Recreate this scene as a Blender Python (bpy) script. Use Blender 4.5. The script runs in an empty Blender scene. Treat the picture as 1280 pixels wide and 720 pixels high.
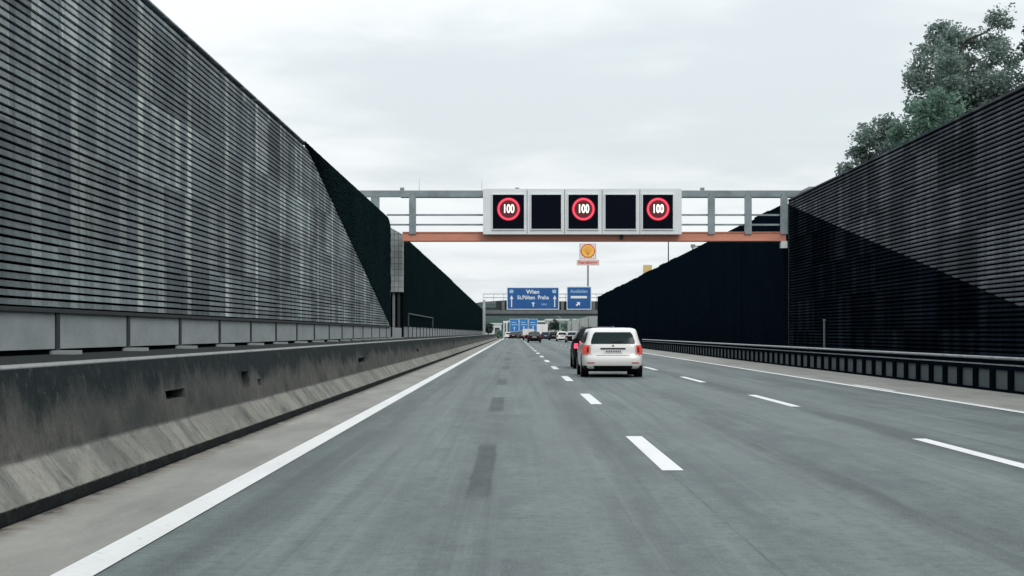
import bpy, bmesh, math, random
from mathutils import Vector, Matrix
random.seed(7)
sc = bpy.context.scene
col = sc.collection
R = math.radians
F = 2000.0            # focal length in photo pixels (1280 wide)
VX, HY, CH = 643.0, 416.0, 1.25

def at(px, py, d):
    """photo pixel at distance d -> world point"""
    return Vector(((px - VX) * d / F, d, CH + (HY - py) * d / F))

# ------------------------------------------------------------------ materials
def nn(nt, t, **kw):
    n = nt.nodes.new(t)
    for k, v in kw.items():
        setattr(n, k, v)
    return n

def setv(sock, v):
    sock.default_value = v

class Mat:
    """small helper round a principled material"""
    def __init__(self, name, color=(.5, .5, .5), rough=.6, metal=0, spec=.5):
        self.m = bpy.data.materials.new(name)
        self.m.use_nodes = True
        self.nt = self.m.node_tree
        self.p = self.nt.nodes['Principled BSDF']
        self.p.inputs['Base Color'].default_value = (*color, 1)
        self.p.inputs['Roughness'].default_value = rough
        self.p.inputs['Metallic'].default_value = metal
        self.p.inputs['Specular IOR Level'].default_value = spec
        self._pos = None
    def L(self, a, b):
        self.nt.links.new(a, b)
    def pos(self):
        if self._pos is None:
            self._pos = nn(self.nt, 'ShaderNodeNewGeometry')
        return self._pos.outputs['Position']
    def obj(self):
        return nn(self.nt, 'ShaderNodeTexCoord').outputs['Object']
    def island(self):
        self.pos()
        return self._pos.outputs['Random Per Island']
    def xyz(self, vec=None):
        s = nn(self.nt, 'ShaderNodeSeparateXYZ')
        self.L(vec or self.pos(), s.inputs[0])
        return s.outputs
    def scale(self, vec, s):
        m = nn(self.nt, 'ShaderNodeVectorMath', operation='MULTIPLY')
        self.L(vec, m.inputs[0]); m.inputs[1].default_value = s
        return m.outputs[0]
    def noise(self, vec, scale=1, detail=4, rough=.55, dist=0):
        n = nn(self.nt, 'ShaderNodeTexNoise')
        self.L(vec, n.inputs['Vector'])
        n.inputs['Scale'].default_value = scale
        n.inputs['Detail'].default_value = detail
        n.inputs['Roughness'].default_value = rough
        n.inputs['Distortion'].default_value = dist
        return n.outputs['Fac']
    def math(self, op, a, b=None, clamp=False):
        n = nn(self.nt, 'ShaderNodeMath', operation=op, use_clamp=clamp)
        for i, v in enumerate((a, b)):
            if v is None: continue
            if isinstance(v, (int, float)): n.inputs[i].default_value = v
            else: self.L(v, n.inputs[i])
        return n.outputs[0]
    def remap(self, v, a, b, c=0, d=1, smooth=False):
        n = nn(self.nt, 'ShaderNodeMapRange')
        if smooth: n.interpolation_type = 'SMOOTHSTEP'
        self.L(v, n.inputs['Value'])
        for i, k in enumerate((a, b, c, d)): n.inputs[i + 1].default_value = k
        return n.outputs[0]
    def mix(self, f, a, b):
        n = nn(self.nt, 'ShaderNodeMix', data_type='RGBA')
        if isinstance(f, (int, float)): n.inputs[0].default_value = f
        else: self.L(f, n.inputs[0])
        for i, v in ((6, a), (7, b)):
            if isinstance(v, tuple): n.inputs[i].default_value = (*v[:3], 1)
            else: self.L(v, n.inputs[i])
        return n.outputs[2]
    def color(self, s): self.L(s, self.p.inputs['Base Color'])
    def rough(self, s): self.L(s, self.p.inputs['Roughness'])
    def bump(self, h, strength=.3, dist=.02):
        b = nn(self.nt, 'ShaderNodeBump')
        b.inputs['Strength'].default_value = strength
        b.inputs['Distance'].default_value = dist
        self.L(h, b.inputs['Height'])
        self.L(b.outputs[0], self.p.inputs['Normal'])
    def emit(self, c, s):
        self.p.inputs['Emission Color'].default_value = (*c, 1)
        self.p.inputs['Emission Strength'].default_value = s

def worn(name, color, rough=.6, var=.25, scale=3, metal=0, bump=.0, spec=.5):
    """a colour with mottling, used for most plain materials"""
    M = Mat(name, color, rough, metal, spec)
    o = M.obj()
    n = M.noise(o, scale, 6, .6)
    dk = tuple(c * (1 - var) for c in color); lt = tuple(min(1, c * (1 + var)) for c in color)
    M.color(M.mix(M.remap(n, .3, .7), dk, lt))
    M.rough(M.remap(n, .2, .8, max(.05, rough - .1), min(1, rough + .1)))
    if bump: M.bump(M.noise(o, scale * 9, 5), bump, .01)
    return M.m

# ------------------------------------------------------------------ mesh builder
class MB:
    def __init__(self): self.bm = bmesh.new()
    def quad(self, *pts):
        vs = [self.bm.verts.new(p) for p in pts]
        return self.bm.faces.new(vs)
    def box(self, x0, x1, y0, y1, z0, z1):
        v = [self.bm.verts.new(p) for p in ((x0,y0,z0),(x1,y0,z0),(x1,y1,z0),(x0,y1,z0),(x0,y0,z1),(x1,y0,z1),(x1,y1,z1),(x0,y1,z1))]
        for f in ((3,2,1,0),(4,5,6,7),(0,1,5,4),(1,2,6,5),(2,3,7,6),(3,0,4,7)):
            self.bm.faces.new([v[i] for i in f])
        return self
    def hexa(self, b, t):
        """b, t: four bottom and four top points, counter-clockwise from above"""
        v = [self.bm.verts.new(p) for p in (*b, *t)]
        for f in ((3,2,1,0),(4,5,6,7),(0,1,5,4),(1,2,6,5),(2,3,7,6),(3,0,4,7)):
            self.bm.faces.new([v[i] for i in f])
        return self
    def loft(self, rings, caps=True):
        rs = [[self.bm.verts.new(p) for p in r] for r in rings]
        n = len(rs[0])
        for a, b in zip(rs, rs[1:]):
            for i in range(n):
                j = (i + 1) % n
                self.bm.faces.new((a[i], a[j], b[j], b[i]))
        if caps:
            self.bm.faces.new(rs[0][::-1]); self.bm.faces.new(rs[-1])
        return self
    def tube(self, p0, p1, r0, r1=None, n=8):
        p0 = Vector(p0); p1 = Vector(p1); r1 = r0 if r1 is None else r1
        d = (p1 - p0).normalized()
        u = d.orthogonal().normalized(); w = d.cross(u)
        ring = lambda c, r: [c + (u * math.cos(2*math.pi*k/n) + w * math.sin(2*math.pi*k/n)) * r for k in range(n)]
        return self.loft([ring(p0, r0), ring(p1, r1)])
    def prism(self, poly, axis, a, b):
        """poly of 2-D points extruded along axis from a to b. axis 'y': (x,z); 'x': (y,z); 'z': (x,y)"""
        def P(p, t):
            return {'y': (p[0], t, p[1]), 'x': (t, p[0], p[1]), 'z': (p[0], p[1], t)}[axis]
        self.loft([[P(p, a) for p in poly], [P(p, b) for p in poly]])
        return self
    def bevel(self, w, seg=2):
        es = [e for e in self.bm.edges if len(e.link_faces) == 2 and e.calc_face_angle(0) > .5]
        bmesh.ops.bevel(self.bm, geom=es, offset=w, segments=seg, affect='EDGES', clamp_overlap=True)
        return self
    def build(self, name, mat, parent=None, smooth=False, origin=None, **props):
        bmesh.ops.recalc_face_normals(self.bm, faces=self.bm.faces)
        if parent is not None and origin is None: origin = None
        if origin is not None:
            bmesh.ops.translate(self.bm, verts=self.bm.verts, vec=-Vector(origin))
        me = bpy.data.meshes.new(name)
        self.bm.to_mesh(me); self.bm.free()
        me.materials.append(mat)
        if smooth:
            for p in me.polygons: p.use_smooth = True
            try: me.set_sharp_from_angle(angle=R(35))
            except Exception: pass
        o = bpy.data.objects.new(name, me)
        col.objects.link(o)
        if origin is not None and parent is None: o.location = origin
        if parent is not None: o.parent = parent
        for k, v in props.items(): o[k] = v
        return o

def tag(o, label, cat, group=None):
    o['label'] = label; o['category'] = cat
    if group: o['group'] = group
    return o

def thing(name, label, cat, loc=(0, 0, 0), rz=0, group=None):
    o = bpy.data.objects.new(name, None); col.objects.link(o)
    o.empty_display_size = .2
    o.location = loc; o.rotation_euler = (0, 0, rz)
    return tag(o, label, cat, group)

def copy_tree(o, parent=None):
    c = o.copy(); col.objects.link(c)
    if parent is not None: c.parent = parent
    for ch in list(o.children): copy_tree(ch, c)
    return c

def text_mesh(name, body, size, mat, parent, loc, bold=0, extrude=.01, align='CENTER', sx=1.0, shear=0):
    """lettering facing -y (towards oncoming drivers), real extruded letters"""
    cu = bpy.data.curves.new('lettering', 'FONT')
    cu.body = body; cu.size = size; cu.extrude = extrude; cu.offset = bold
    cu.align_x = align; cu.align_y = 'CENTER'; cu.shear = shear
    tmp = bpy.data.objects.new('lettering', cu); col.objects.link(tmp)
    dg = bpy.context.evaluated_depsgraph_get(); dg.update()
    me = bpy.data.meshes.new_from_object(tmp.evaluated_get(dg))
    bpy.data.objects.remove(tmp)
    me.transform(Matrix.Rotation(R(90), 4, 'X') @ Matrix.Diagonal((sx, 1, 1, 1)))
    me.materials.clear(); me.materials.append(mat)
    o = bpy.data.objects.new(name, me); col.objects.link(o)
    o.parent = parent; o.location = loc
    return o

# ------------------------------------------------------------------ terrain profile
def zg(y):
    if y < 340: return 0.0
    if y < 380: return -(y - 340) ** 2 * .018 / 80
    z0 = -40 * .018 / 2
    if y < 680: return z0 - .018 * (y - 380)
    return z0 - .018 * 300

YS = [-40, -20, 0, 40, 80, 120, 160, 200, 240, 280, 320, 340, 350, 360, 370, 380, 420, 460, 500, 560, 620, 680, 760, 900]
def sheet(name, x0, x1, mat, dz, ys=YS, parent=None, **props):
    mb = MB()
    for a, b in zip(ys, ys[1:]):
        mb.quad((x0, a, zg(a)+dz), (x1, a, zg(a)+dz), (x1, b, zg(b)+dz), (x0, b, zg(b)+dz))
    bmesh.ops.remove_doubles(mb.bm, verts=mb.bm.verts, dist=1e-4)
    return mb.build(name, mat, parent, **props)

# ---- road surface
M = Mat('asphalt', rough=.68, spec=.17)
P = M.pos(); X, Y, Z = M.xyz()
long = M.noise(M.scale(P, (1.3, .045, 1)), 1.0, 5, .6, .4)
blot = M.noise(M.scale(P, (.5, .16, 1)), 1.0, 5, .6, .6)
fine = M.noise(P, 55, 3, .7)
agg = M.noise(P, 9, 5, .7)
mott = M.noise(M.scale(P, (1.6, .7, 1)), 1.0, 7, .68, .5)
base = M.mix(M.remap(long, .32, .68), (.046, .066, .069), (.175, .22, .217))
base = M.mix(M.remap(blot, .4, .6, 0, .8), base, (.05, .069, .074))
base = M.mix(M.remap(mott, .42, .68, 0, .7), base, (.2, .235, .23))
base = M.mix(M.remap(M.noise(M.scale(P, (2.3, 1.1, 1)), 1.3, 7, .7), .5, .72, 0, .6), base, (.046, .06, .063))
# lighter polished wheel paths, darker oil band mid-lane
def band(centre, half, soft):
    d = M.math('ABSOLUTE', M.math('SUBTRACT', X, centre))
    return M.remap(d, half, half + soft, 1, 0, True)
wp = None
for c in (-1.3, .55, 2.35, 3.95, 5.6, 7.1):
    b = band(c, .16, .42)
    wp = b if wp is None else M.math('MAXIMUM', wp, b)
base = M.mix(M.math('MULTIPLY', wp, M.remap(blot, .3, .7, .15, .5)), base, (.18, .212, .21))
# dark oil and rubber bands, each patchy along its length
for k_, (c, hw_, sf, am) in enumerate(((2.88, .10, .34, .85), (4.77, .12, .22, .8), (6.75, .15, .4, .6), (-1.75, .1, .3, .5), (.95, .08, .3, .55))):
    off = nn(M.nt, 'ShaderNodeVectorMath', operation='ADD'); M.L(M.scale(P, (.9, .075, 1)), off.inputs[0]); off.inputs[1].default_value = (k_ * 7.3, k_ * 3.1 + .4, 0)
    xb = M.math('ABSOLUTE', M.math('SUBTRACT', M.math('ADD', X, M.remap(mott, .3, .7, -.08, .08)), c))
    b = M.math('MULTIPLY', M.remap(xb, hw_, hw_ + sf, 1, 0, True), M.remap(M.noise(off.outputs[0], 1, 4, .6), .42, .56, .05, am, True))
    base = M.mix(b, base, (.036, .047, .05))
# darker repaired strips in the left lane (x0,x1,y0,y1)
pt = None
wob = M.remap(M.noise(P, .9, 6), .3, .7, -.05, .05)
for cx, hw, y0, y1, s in ((-.285, .092, 11.9, 18.0, .85), (-.30, .115, 25.2, 31.2, .8), (-.31, .12, 38.2, 43.6, .7), (-.31, .13, 55, 60, .65), (-.31, .14, 72, 79, .6), (-.31, .15, 95, 104, .5)):
    dx = M.math('ABSOLUTE', M.math('SUBTRACT', M.math('ADD', X, M.math('MULTIPLY', wob, .4)), cx))
    dy = M.math('ABSOLUTE', M.math('SUBTRACT', Y, (y0 + y1) / 2))
    b = M.math('MULTIPLY', M.remap(dx, hw * .8, hw * 1.25, 1, 0, True), M.remap(dy, (y1 - y0) * .40, (y1 - y0) * .54, s, 0, True))
    pt = b if pt is None else M.math('MAXIMUM', pt, b)
# longitudinal joint
jl = band(1.395, .005, .009)
base = M.mix(M.math('MULTIPLY', jl, M.remap(M.noise(M.scale(P, (1, .4, 1)), 2, 3), .35, .6, .0, .8)), base, (.045, .055, .058))
# transverse faint seams and speckle
base = M.mix(M.remap(fine, .42, .68, 0, .6), base, (.235, .265, .26))
base = M.mix(M.remap(agg, .48, .72, 0, .5), base, (.045, .058, .06))
base = M.mix(M.remap(M.noise(M.scale(P, (.35, 1.6, 1)), 1, 4), .55, .75, 0, .25), base, (.09, .11, .115))
ty = M.noise(M.scale(P, (5, .04, 1)), 1.0, 4, .6)       # long tyre streaks
base = M.mix(M.remap(ty, .52, .68, 0, .4), base, (.06, .076, .079))
base = M.mix(M.remap(M.noise(M.scale(P, (6.5, .05, 1)), 1.0, 4, .6), .54, .7, 0, .35), base, (.21, .245, .242))
base = M.mix(M.math('MULTIPLY', pt, M.remap(agg, .25, .7,   .6, 1)), base, (.034, .043, .043))
M.color(base); M.rough(M.remap(mott, .3, .7, .5, .68)); M.bump(fine, .45, .006)
asphalt = M.m

M = Mat('shoulder_concrete', rough=.75)
P = M.pos()
n1 = M.noise(M.scale(P, (1.2, .3, 1)), 1.2, 6, .65); n2 = M.noise(P, 30, 4, .7)
c = M.mix(M.remap(n1, .3, .72), (.21, .212, .198), (.36, .355, .32))
c = M.mix(M.remap(n2, .45, .8, 0, .5), c, (.18, .178, .16))
X = M.xyz()[0]
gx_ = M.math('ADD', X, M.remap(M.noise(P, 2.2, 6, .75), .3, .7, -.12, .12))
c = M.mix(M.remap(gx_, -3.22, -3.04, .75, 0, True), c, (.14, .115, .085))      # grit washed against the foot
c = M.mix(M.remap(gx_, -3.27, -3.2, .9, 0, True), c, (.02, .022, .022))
c = M.mix(M.remap(M.noise(M.scale(P, (3, .25, 1)), 1.3, 6, .7), .55, .75, 0, .5), c, (.17, .165, .15))
M.color(c); M.bump(n2, .3, .006)
shoulder_m = M.m

M = Mat('road_paint', rough=.55)
P = M.pos()
n1 = M.noise(P, 14, 6, .7); n2 = M.noise(M.scale(P, (2, .3, 1)), 1.5, 4)
c = M.mix(M.remap(n1, .57, .72, 0, .6), (.82, .83, .82), (.3, .32, .32))
c = M.mix(M.remap(n2, .45, .75, 0, .22), c, (.45, .47, .47))
M.color(c)
paint = M.m

M = Mat('grass_ground', rough=.95)
P = M.pos()
n1 = M.noise(P, .35, 6, .65); n2 = M.noise(P, 6, 5, .7)
c = M.mix(M.remap(n1, .3, .7), (.035, .055, .03), (.075, .1, .05))
c = M.mix(M.remap(n2, .4, .75, 0, .5), c, (.04, .045, .03))
M.color(c); M.bump(n2, .6, .05)
grass = M.m

mb = MB()
gy = YS + [1400, 2500, 4500, 9000]
gx = [-9000, -1500, -200, -40, 40, 200, 1500, 9000]
for a, b in zip(gy, gy[1:]):
    for x0, x1 in zip(gx, gx[1:]):
        mb.quad((x0, a, zg(a)-.012), (x1, a, zg(a)-.012), (x1, b, zg(b)-.012), (x0, b, zg(b)-.012))
bmesh.ops.remove_doubles(mb.bm, verts=mb.bm.verts, dist=1e-3)
mb.build('ground', grass, kind='structure')
road = sheet('road', -3.26, 10.42, asphalt, 0, kind='structure')
sheet('shoulder', -3.262, -2.36, shoulder_m, .004, kind='structure')
sheet('shoulder', 8.03, 10.42, shoulder_m, .004, kind='structure')
sheet('edge_line', -2.375, -2.155, paint, .008, parent=road)
sheet('edge_line', 7.86, 8.04, paint, .008, parent=road)
def flat(name, x0, x1, y0, y1, z, mat, parent):
    mb = MB(); n = max(1, int((y1 - y0) / 1.2))
    for k in range(n):
        a = y0 + (y1 - y0) * k / n; b = y0 + (y1 - y0) * (k + 1) / n
        mb.quad((x0, a, zg(a)+z), (x1, a, zg(a)+z), (x1, b, zg(b)+z), (x0, b, zg(b)+z))
    return mb.build(name, mat, parent)
for k in range(-1, 26):
    y = 14.5 + 13.45 * k
    flat('lane_dash', 1.34, 1.535, y, y + 4.8, .004, paint, road)
for k in range(-1, 26):
    y = 13.75 + 13.3 * k
    flat('lane_dash', 4.68, 4.85, y, y + 5.1, .004, paint, road)
flat('short_mark', 8.09, 8.2, 34.3, 38.4, .008, paint, road)

# ------------------------------------------------------------------ hill
M = Mat('wooded_hill', rough=1, spec=.1)
P = M.pos()
n1 = M.noise(P, .012, 6, .65); n2 = M.noise(P, .06, 5, .7)
c = M.mix(M.remap(n1, .35, .65), (.028, .055, .055), (.055, .085, .075))
c = M.mix(M.remap(n2, .4, .7, 0, .6), c, (.022, .042, .042))
M.color(c); M.bump(n2, 1, 6)
hill_m = M.m
mb = MB()
hx = [-1600 + 40 * i for i in range(81)]
def hh(x):
    return .8 * 44 + 9 * math.sin(x / 310 + 1.1) + 7 * math.sin(x / 97) + 4 * math.sin(x / 41 + 2) + 12 * max(0, 1 - abs(x + 260) / 400)
rows = []
for (y, s) in ((1500, 0), (1650, .3), (1850, .7), (2050, .95), (2200, 1), (2500, .9), (3000, 0)):
    rows.append([(x, y + 25 * math.sin(x / 70), -6 + s * hh(x) + (random.uniform(-1.6, 1.6) if s else 0)) for x in hx])
for a, b in zip(rows, rows[1:]):
    for i in range(len(hx) - 1):
        mb.quad(a[i], a[i+1], b[i+1], b[i])
bmesh.ops.remove_doubles(mb.bm, verts=mb.bm.verts, dist=1e-3)
mb.build('hill', hill_m, smooth=True, kind='structure')

# ------------------------------------------------------------------ common materials
concrete_dirty = None
M = Mat('barrier_concrete', rough=.9, spec=.1)
P = M.pos(); X, Y, Z = M.xyz()
st = M.noise(M.scale(P, (.1, .8, .9)), 1.0, 6, .68, .8)      # vertical grime runs
bl = M.noise(M.scale(P, (1, .55, 1)), 1.3, 5, .6)
fn = M.noise(P, 26, 4, .7)
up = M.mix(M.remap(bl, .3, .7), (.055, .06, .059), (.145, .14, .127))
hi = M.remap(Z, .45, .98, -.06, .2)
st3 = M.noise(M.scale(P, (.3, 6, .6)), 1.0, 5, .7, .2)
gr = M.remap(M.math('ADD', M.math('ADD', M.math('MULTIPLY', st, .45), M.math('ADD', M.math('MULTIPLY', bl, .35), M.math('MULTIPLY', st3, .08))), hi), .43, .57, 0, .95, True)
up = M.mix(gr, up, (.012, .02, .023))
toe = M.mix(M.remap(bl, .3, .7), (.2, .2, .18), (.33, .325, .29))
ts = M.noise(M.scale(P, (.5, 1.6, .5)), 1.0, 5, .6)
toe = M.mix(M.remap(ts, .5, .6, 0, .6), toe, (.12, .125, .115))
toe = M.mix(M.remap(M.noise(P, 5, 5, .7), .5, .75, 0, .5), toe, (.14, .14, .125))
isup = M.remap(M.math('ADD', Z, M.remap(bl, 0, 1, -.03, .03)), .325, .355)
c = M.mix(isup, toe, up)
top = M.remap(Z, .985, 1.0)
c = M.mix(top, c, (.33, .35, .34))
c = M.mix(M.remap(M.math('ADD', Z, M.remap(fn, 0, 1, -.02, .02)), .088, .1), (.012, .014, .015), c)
mt = M.noise(M.scale(P, (.3, 1, 1)), 3.6, 7, .72, .4)
c = M.mix(M.remap(mt, .5, .72, 0, .7), c, (.03, .037, .037))
c = M.mix(M.remap(M.noise(P, 7, 7, .75), .55, .75, 0, .3), c, (.24, .235, .21))
c = M.mix(M.remap(fn, .5, .8, 0, .5), c, (.04, .045, .045))
M.color(c); M.bump(M.math('ADD', fn, mt), .6, .015)
barrier_m = M.m

black_void = worn('dark_recess', (.004, .006, .007), .95, spec=0)
gravel = None
M = Mat('dark_gravel', rough=.95, spec=.2)
P = M.pos(); n1 = M.noise(P, 22, 5, .7); n2 = M.noise(P, 1.2, 4)
M.color(M.mix(M.remap(n1, .3, .75), (.012, .016, .017), (.045, .052, .052))); M.bump(n1, .8, .03)
gravel = M.m

# ---- left concrete barrier (safety profile, with drain slots cut in)
YB0, YB1 = -18, 318
prof = [(-3.29, 0), (-3.29, .095), (-3.31, .1), (-3.5, .335), (-3.51, .36), (-3.61, .985), (-3.63, 1.005), (-3.86, 1.005), (-3.88, .98), (-3.95, 0)]
mb = MB()
ysb = [YB0 + 6 * k for k in range(int((YB1 - YB0) / 6) + 1)]
for a, b in zip(ysb, ysb[1:]):
    g = .008
    mb.loft([[(x, a + g, z) for x, z in prof], [(x, b, z) for x, z in prof]])
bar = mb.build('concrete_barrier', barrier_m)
slots = [(16.3, 17.25, .56, .655), (20.9, 21.4, .53, .74), (22.1, 22.4, .52, .61), (36.4, 38.2, .56, .67), (58, 59.5, .56, .66), (-3, -2, .56, .65)]
cut = MB()
for (a, b, z0, z1) in slots: cut.box(-3.72, -3.3, a, b, z0, z1)
cutter = cut.build('drain_cutter', black_void)
bm_ = bar.modifiers.new('slots', 'BOOLEAN'); bm_.object = cutter; bm_.operation = 'DIFFERENCE'; bm_.solver = 'EXACT'
dg = bpy.context.evaluated_depsgraph_get()
me2 = bpy.data.meshes.new_from_object(bar.evaluated_get(dg))
bar.modifiers.clear(); bar.data = me2
bpy.data.objects.remove(cutter)
tag(bar, 'grime-streaked concrete safety barrier with sloped toe along left road edge', 'barrier')
for (a, b, z0, z1) in slots:      # dark lining deep inside each slot
    MB().box(-3.718, -3.70, a + .01, b - .01, z0 + .01, z1 - .01).build('drain_slot', black_void, bar)

# gravel fill behind the barrier
mb = MB()
for a, b in zip(ysb, ysb[1:]):
    mb.quad((-5.85, a, .985), (-3.87, a, .965), (-3.87, b, .965), (-5.85, b, .985))
mb.build('gravel_strip', gravel, kind='structure')

# ------------------------------------------------------------------ left noise barrier
def slat_mat(name, lo, hi, strip, y0, pitch, amp, spec=.15, rowh=1.22, cellw=.42, panel_var=.3):
    M = Mat(name, rough=.85, spec=spec)
    P = M.pos(); X, Y, Z = M.xyz()
    st = M.noise(M.scale(P, (.2, 1.5, .11)), 1.0, 4, .6)
    st2 = M.noise(M.scale(P, (.2, 4.5, .18)), 1.0, 4, .65)
    pl = M.noise(M.scale(P, (.2, .22, .3)), 1.0, 3, .5)
    fn = M.noise(M.scale(P, (1, 1, 4)), 9, 5, .75)
    def cell(w, h, sd):
        cv = nn(M.nt, 'ShaderNodeCombineXYZ')
        M.L(M.math('FLOOR', M.math('DIVIDE', M.math('SUBTRACT', Y, y0), w)), cv.inputs[0])
        M.L(M.math('FLOOR', M.math('DIVIDE', Z, h)), cv.inputs[1])
        cv.inputs[2].default_value = sd
        w_ = nn(M.nt, 'ShaderNodeTexWhiteNoise', noise_dimensions='3D'); M.L(cv.outputs[0], w_.inputs['Vector'])
        return w_.outputs['Value']
    f = M.math('ADD', M.math('MULTIPLY', st, .5), M.math('MULTIPLY', st2, .5))
    c = M.mix(M.remap(f, .36, .66), lo, hi)
    c = M.mix(M.remap(pl, .35, .7, 0, .5), c, tuple(v * .6 for v in lo))
    # cassettes of slats have weathered unequally: whole panels and narrow board widths
    pv = M.remap(cell(pitch, rowh, 3.3), 0, 1, 1 - panel_var, 1 + panel_var)
    bv = M.remap(cell(cellw, rowh, 8.1), .70, .9, 0, .55)
    c = M.mix(M.math('MULTIPLY', bv, M.remap(st2, .3, .6, .2, 1)), c, strip)
    ph = M.math('FRACT', M.math('DIVIDE', M.math('SUBTRACT', Y, y0), pitch))
    d = M.math('ABSOLUTE', M.math('SUBTRACT', ph, .5))
    s = M.remap(d, .03, .06, amp, 0, True)
    s = M.math('MULTIPLY', s, M.remap(M.noise(M.scale(P, (1, .6, .8)), 1, 4), .32, .62, .2, 1))
    c = M.mix(s, c, strip)
    c = M.mix(M.remap(fn, .48, .75, 0, .6), c, tuple(v * .4 for v in lo))
    isl = M.island()
    hs = nn(M.nt, 'ShaderNodeHueSaturation')
    M.L(M.math('MULTIPLY', M.remap(isl, 0, 1, .8, 1.2), pv), hs.inputs['Value']); M.L(c, hs.inputs['Color'])
    M.color(hs.outputs[0]); M.bump(fn, .5, .01)
    return M.m
slat_grey = slat_mat('weathered_grey_slats', (.115, .145, .158), (.265, .31, .318), (.46, .50, .48), 20.7 - 1.835, 3.67, .9)
slat_right = slat_mat('sooty_grey_slats', (.06, .07, .085), (.125, .14, .16), (.21, .23, .245), 22.0, 3.9, .3, .05, 1.32, .6, .26)
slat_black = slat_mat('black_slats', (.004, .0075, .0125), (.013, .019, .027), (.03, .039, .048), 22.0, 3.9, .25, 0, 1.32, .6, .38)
def dark_absorber(name, a, b):
    M = Mat(name, rough=1, spec=0)
    P = M.pos(); n = M.noise(P, 4.5, 6, .75); n2 = M.noise(M.scale(P, (.3, .25, .3)), 1.2, 4)
    c = M.mix(M.remap(n, .3, .75), a, b)
    c = M.mix(M.remap(n2, .4, .7, 0, .5), c, a)
    M.color(c); M.bump(M.noise(P, 11, 5, .7), .9, .05)
    return M.m
absorber_green = dark_absorber('dark_green_absorber', (.0035, .0095, .0115), (.0125, .023, .026))
absorber_navy = dark_absorber('dark_navy_absorber', (.0022, .0056, .0105), (.0075, .0135, .02))
backing = worn('dark_backing_board', (.0015, .003, .005), .95, spec=0)
M = Mat('plinth_concrete', rough=.75)
P = M.pos(); n1 = M.noise(M.scale(P, (.5, .7, 2)), 1.5, 6, .65); n2 = M.noise(P, 24, 4, .7)
c = M.mix(M.remap(n1, .3, .7), (.27, .31, .315), (.37, .41, .41))
c = M.mix(M.remap(n2, .5, .8, 0, .35), c, (.16, .19, .195))
isl = M.island(); hs = nn(M.nt, 'ShaderNodeHueSaturation'); M.L(M.remap(isl, 0, 1, .88, 1.1), hs.inputs['Value']); M.L(c, hs.inputs['Color'])
M.color(hs.outputs[0]); M.bump(n2, .2, .005)
plinth_m = M.m
steel_dark = worn('dark_steel', (.03, .038, .042), .55, .3, 4, .4)

XL, ZL0, ZL1, YL1 = -5.7, 1.575, 6.43, 73.4
wall = thing('noise_barrier', 'tall grey horizontal-slat noise barrier beside the left lane with dark triangle', 'noise barrier', (XL, 25, 0))
org = wall.location.copy()
def diag_l(z): return 43.3 + (ZL1 - z) / (ZL1 - ZL0) * 30.1
mb = MB()
pitch = .0971
nsl = int((ZL1 - ZL0) / pitch)
posts = [20.0 + 3.67 * k for k in range(-10, 16)]
for i in range(nsl):
    z = ZL0 + i * pitch
    zt = min(z + .068, ZL1)
    yend = min(diag_l(z), YL1)
    edges = [-17.0] + [p for p in posts if p < yend - .8] + [yend]
    for a, b in zip(edges, edges[1:]):
        j = random.uniform(-.004, .004); dz = random.uniform(-.003, .003)
        x0 = XL + j
        # slat with a slightly raked face
        e0 = e1 = b - .006
        if b == yend and yend < YL1 - .1: e1 = max(diag_l(zt) - .006, a + .05)
        mb.hexa([(x0 - .035, a + .006, z + dz), (x0 + .012, a + .006, z + dz), (x0 + .012, e0, z + dz), (x0 - .035, e0, z + dz)],
                [(x0 - .035, a + .006, zt + dz), (x0, a + .006, zt + dz), (x0, e1, zt + dz), (x0 - .035, e1, zt + dz)])
mb.box(XL - .16, XL + .02, -17, 43.9, ZL1 - .03, ZL1 - .001)
mb.build('slat_cladding', slat_grey, wall, origin=org)
MB().box(XL - .30, XL - .14, -17, YL1, ZL0 - .02, ZL1 - .004).build('backing', backing, wall, origin=org)
# dark textured triangle: grid with rough surface
mb = MB()
cell = .14
ny = int((YL1 - 43.3) / cell) + 1
cols = []
for iy in range(ny + 1):
    y = 43.3 + (YL1 - 43.3) * iy / ny
    zlo = ZL1 - (ZL1 - ZL0) * (y - 43.3) / (YL1 - 43.3)
    nz = 34
    colv = []
    topz = ZL1 + .01 + random.uniform(-.004, .004) - (max(0, y - 71.6) / 1.8) ** 2 * .35
    for iz in range(nz + 1):
        z = zlo + max(0, topz - zlo) * iz / nz
        edge = iz in (0, nz)
        colv.append(mb.bm.verts.new((XL + .03 + (0 if edge else random.uniform(-.02, .02)), y, z)))
    cols.append(colv)
for a, b in zip(cols, cols[1:]):
    for i in range(len(a) - 1):
        mb.bm.faces.new((a[i], b[i], b[i+1], a[i+1]))
ret = bmesh.ops.extrude_edge_only(mb.bm, edges=[e for e in mb.bm.edges if e.is_boundary])
for v in ret['geom']:
    if isinstance(v, bmesh.types.BMVert): v.co.x = XL - .035
mb.build('dark_cladding', absorber_green, wall, origin=org)
MB().box(XL - .24, XL + .02, YL1 - .02 + .025, YL1 + .1, ZL0 - .03, ZL1 - .3).build('end_post', steel_dark, wall, origin=org)
MB().box(XL - .2, XL + .03, -17, YL1, ZL0 - .075, ZL0 - .025).build('bottom_rail', steel_dark, wall, origin=org)
for a, b in zip(posts, posts[1:]):
    if b > YL1 + 3: break
    MB().box(XL - .14, XL - .02, a + .085, b - .085, 1.05, ZL0 - .077).build('plinth_panel', plinth_m, wall, origin=org)
    MB().box(XL - .16, XL + .0, a - .08, a + .08, .97, ZL0 - .078).build('post', steel_dark, wall, origin=org)
    MB().box(XL - .1, XL + .25, a - .18, a + .18, .97, 1.03).bevel(.015, 1).build('post_foot', plinth_m, wall, origin=org)
MB().box(XL - .17, XL - .06, -17, YL1, .9, 1.048).build('plinth_base', black_void, wall, origin=org)

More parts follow.
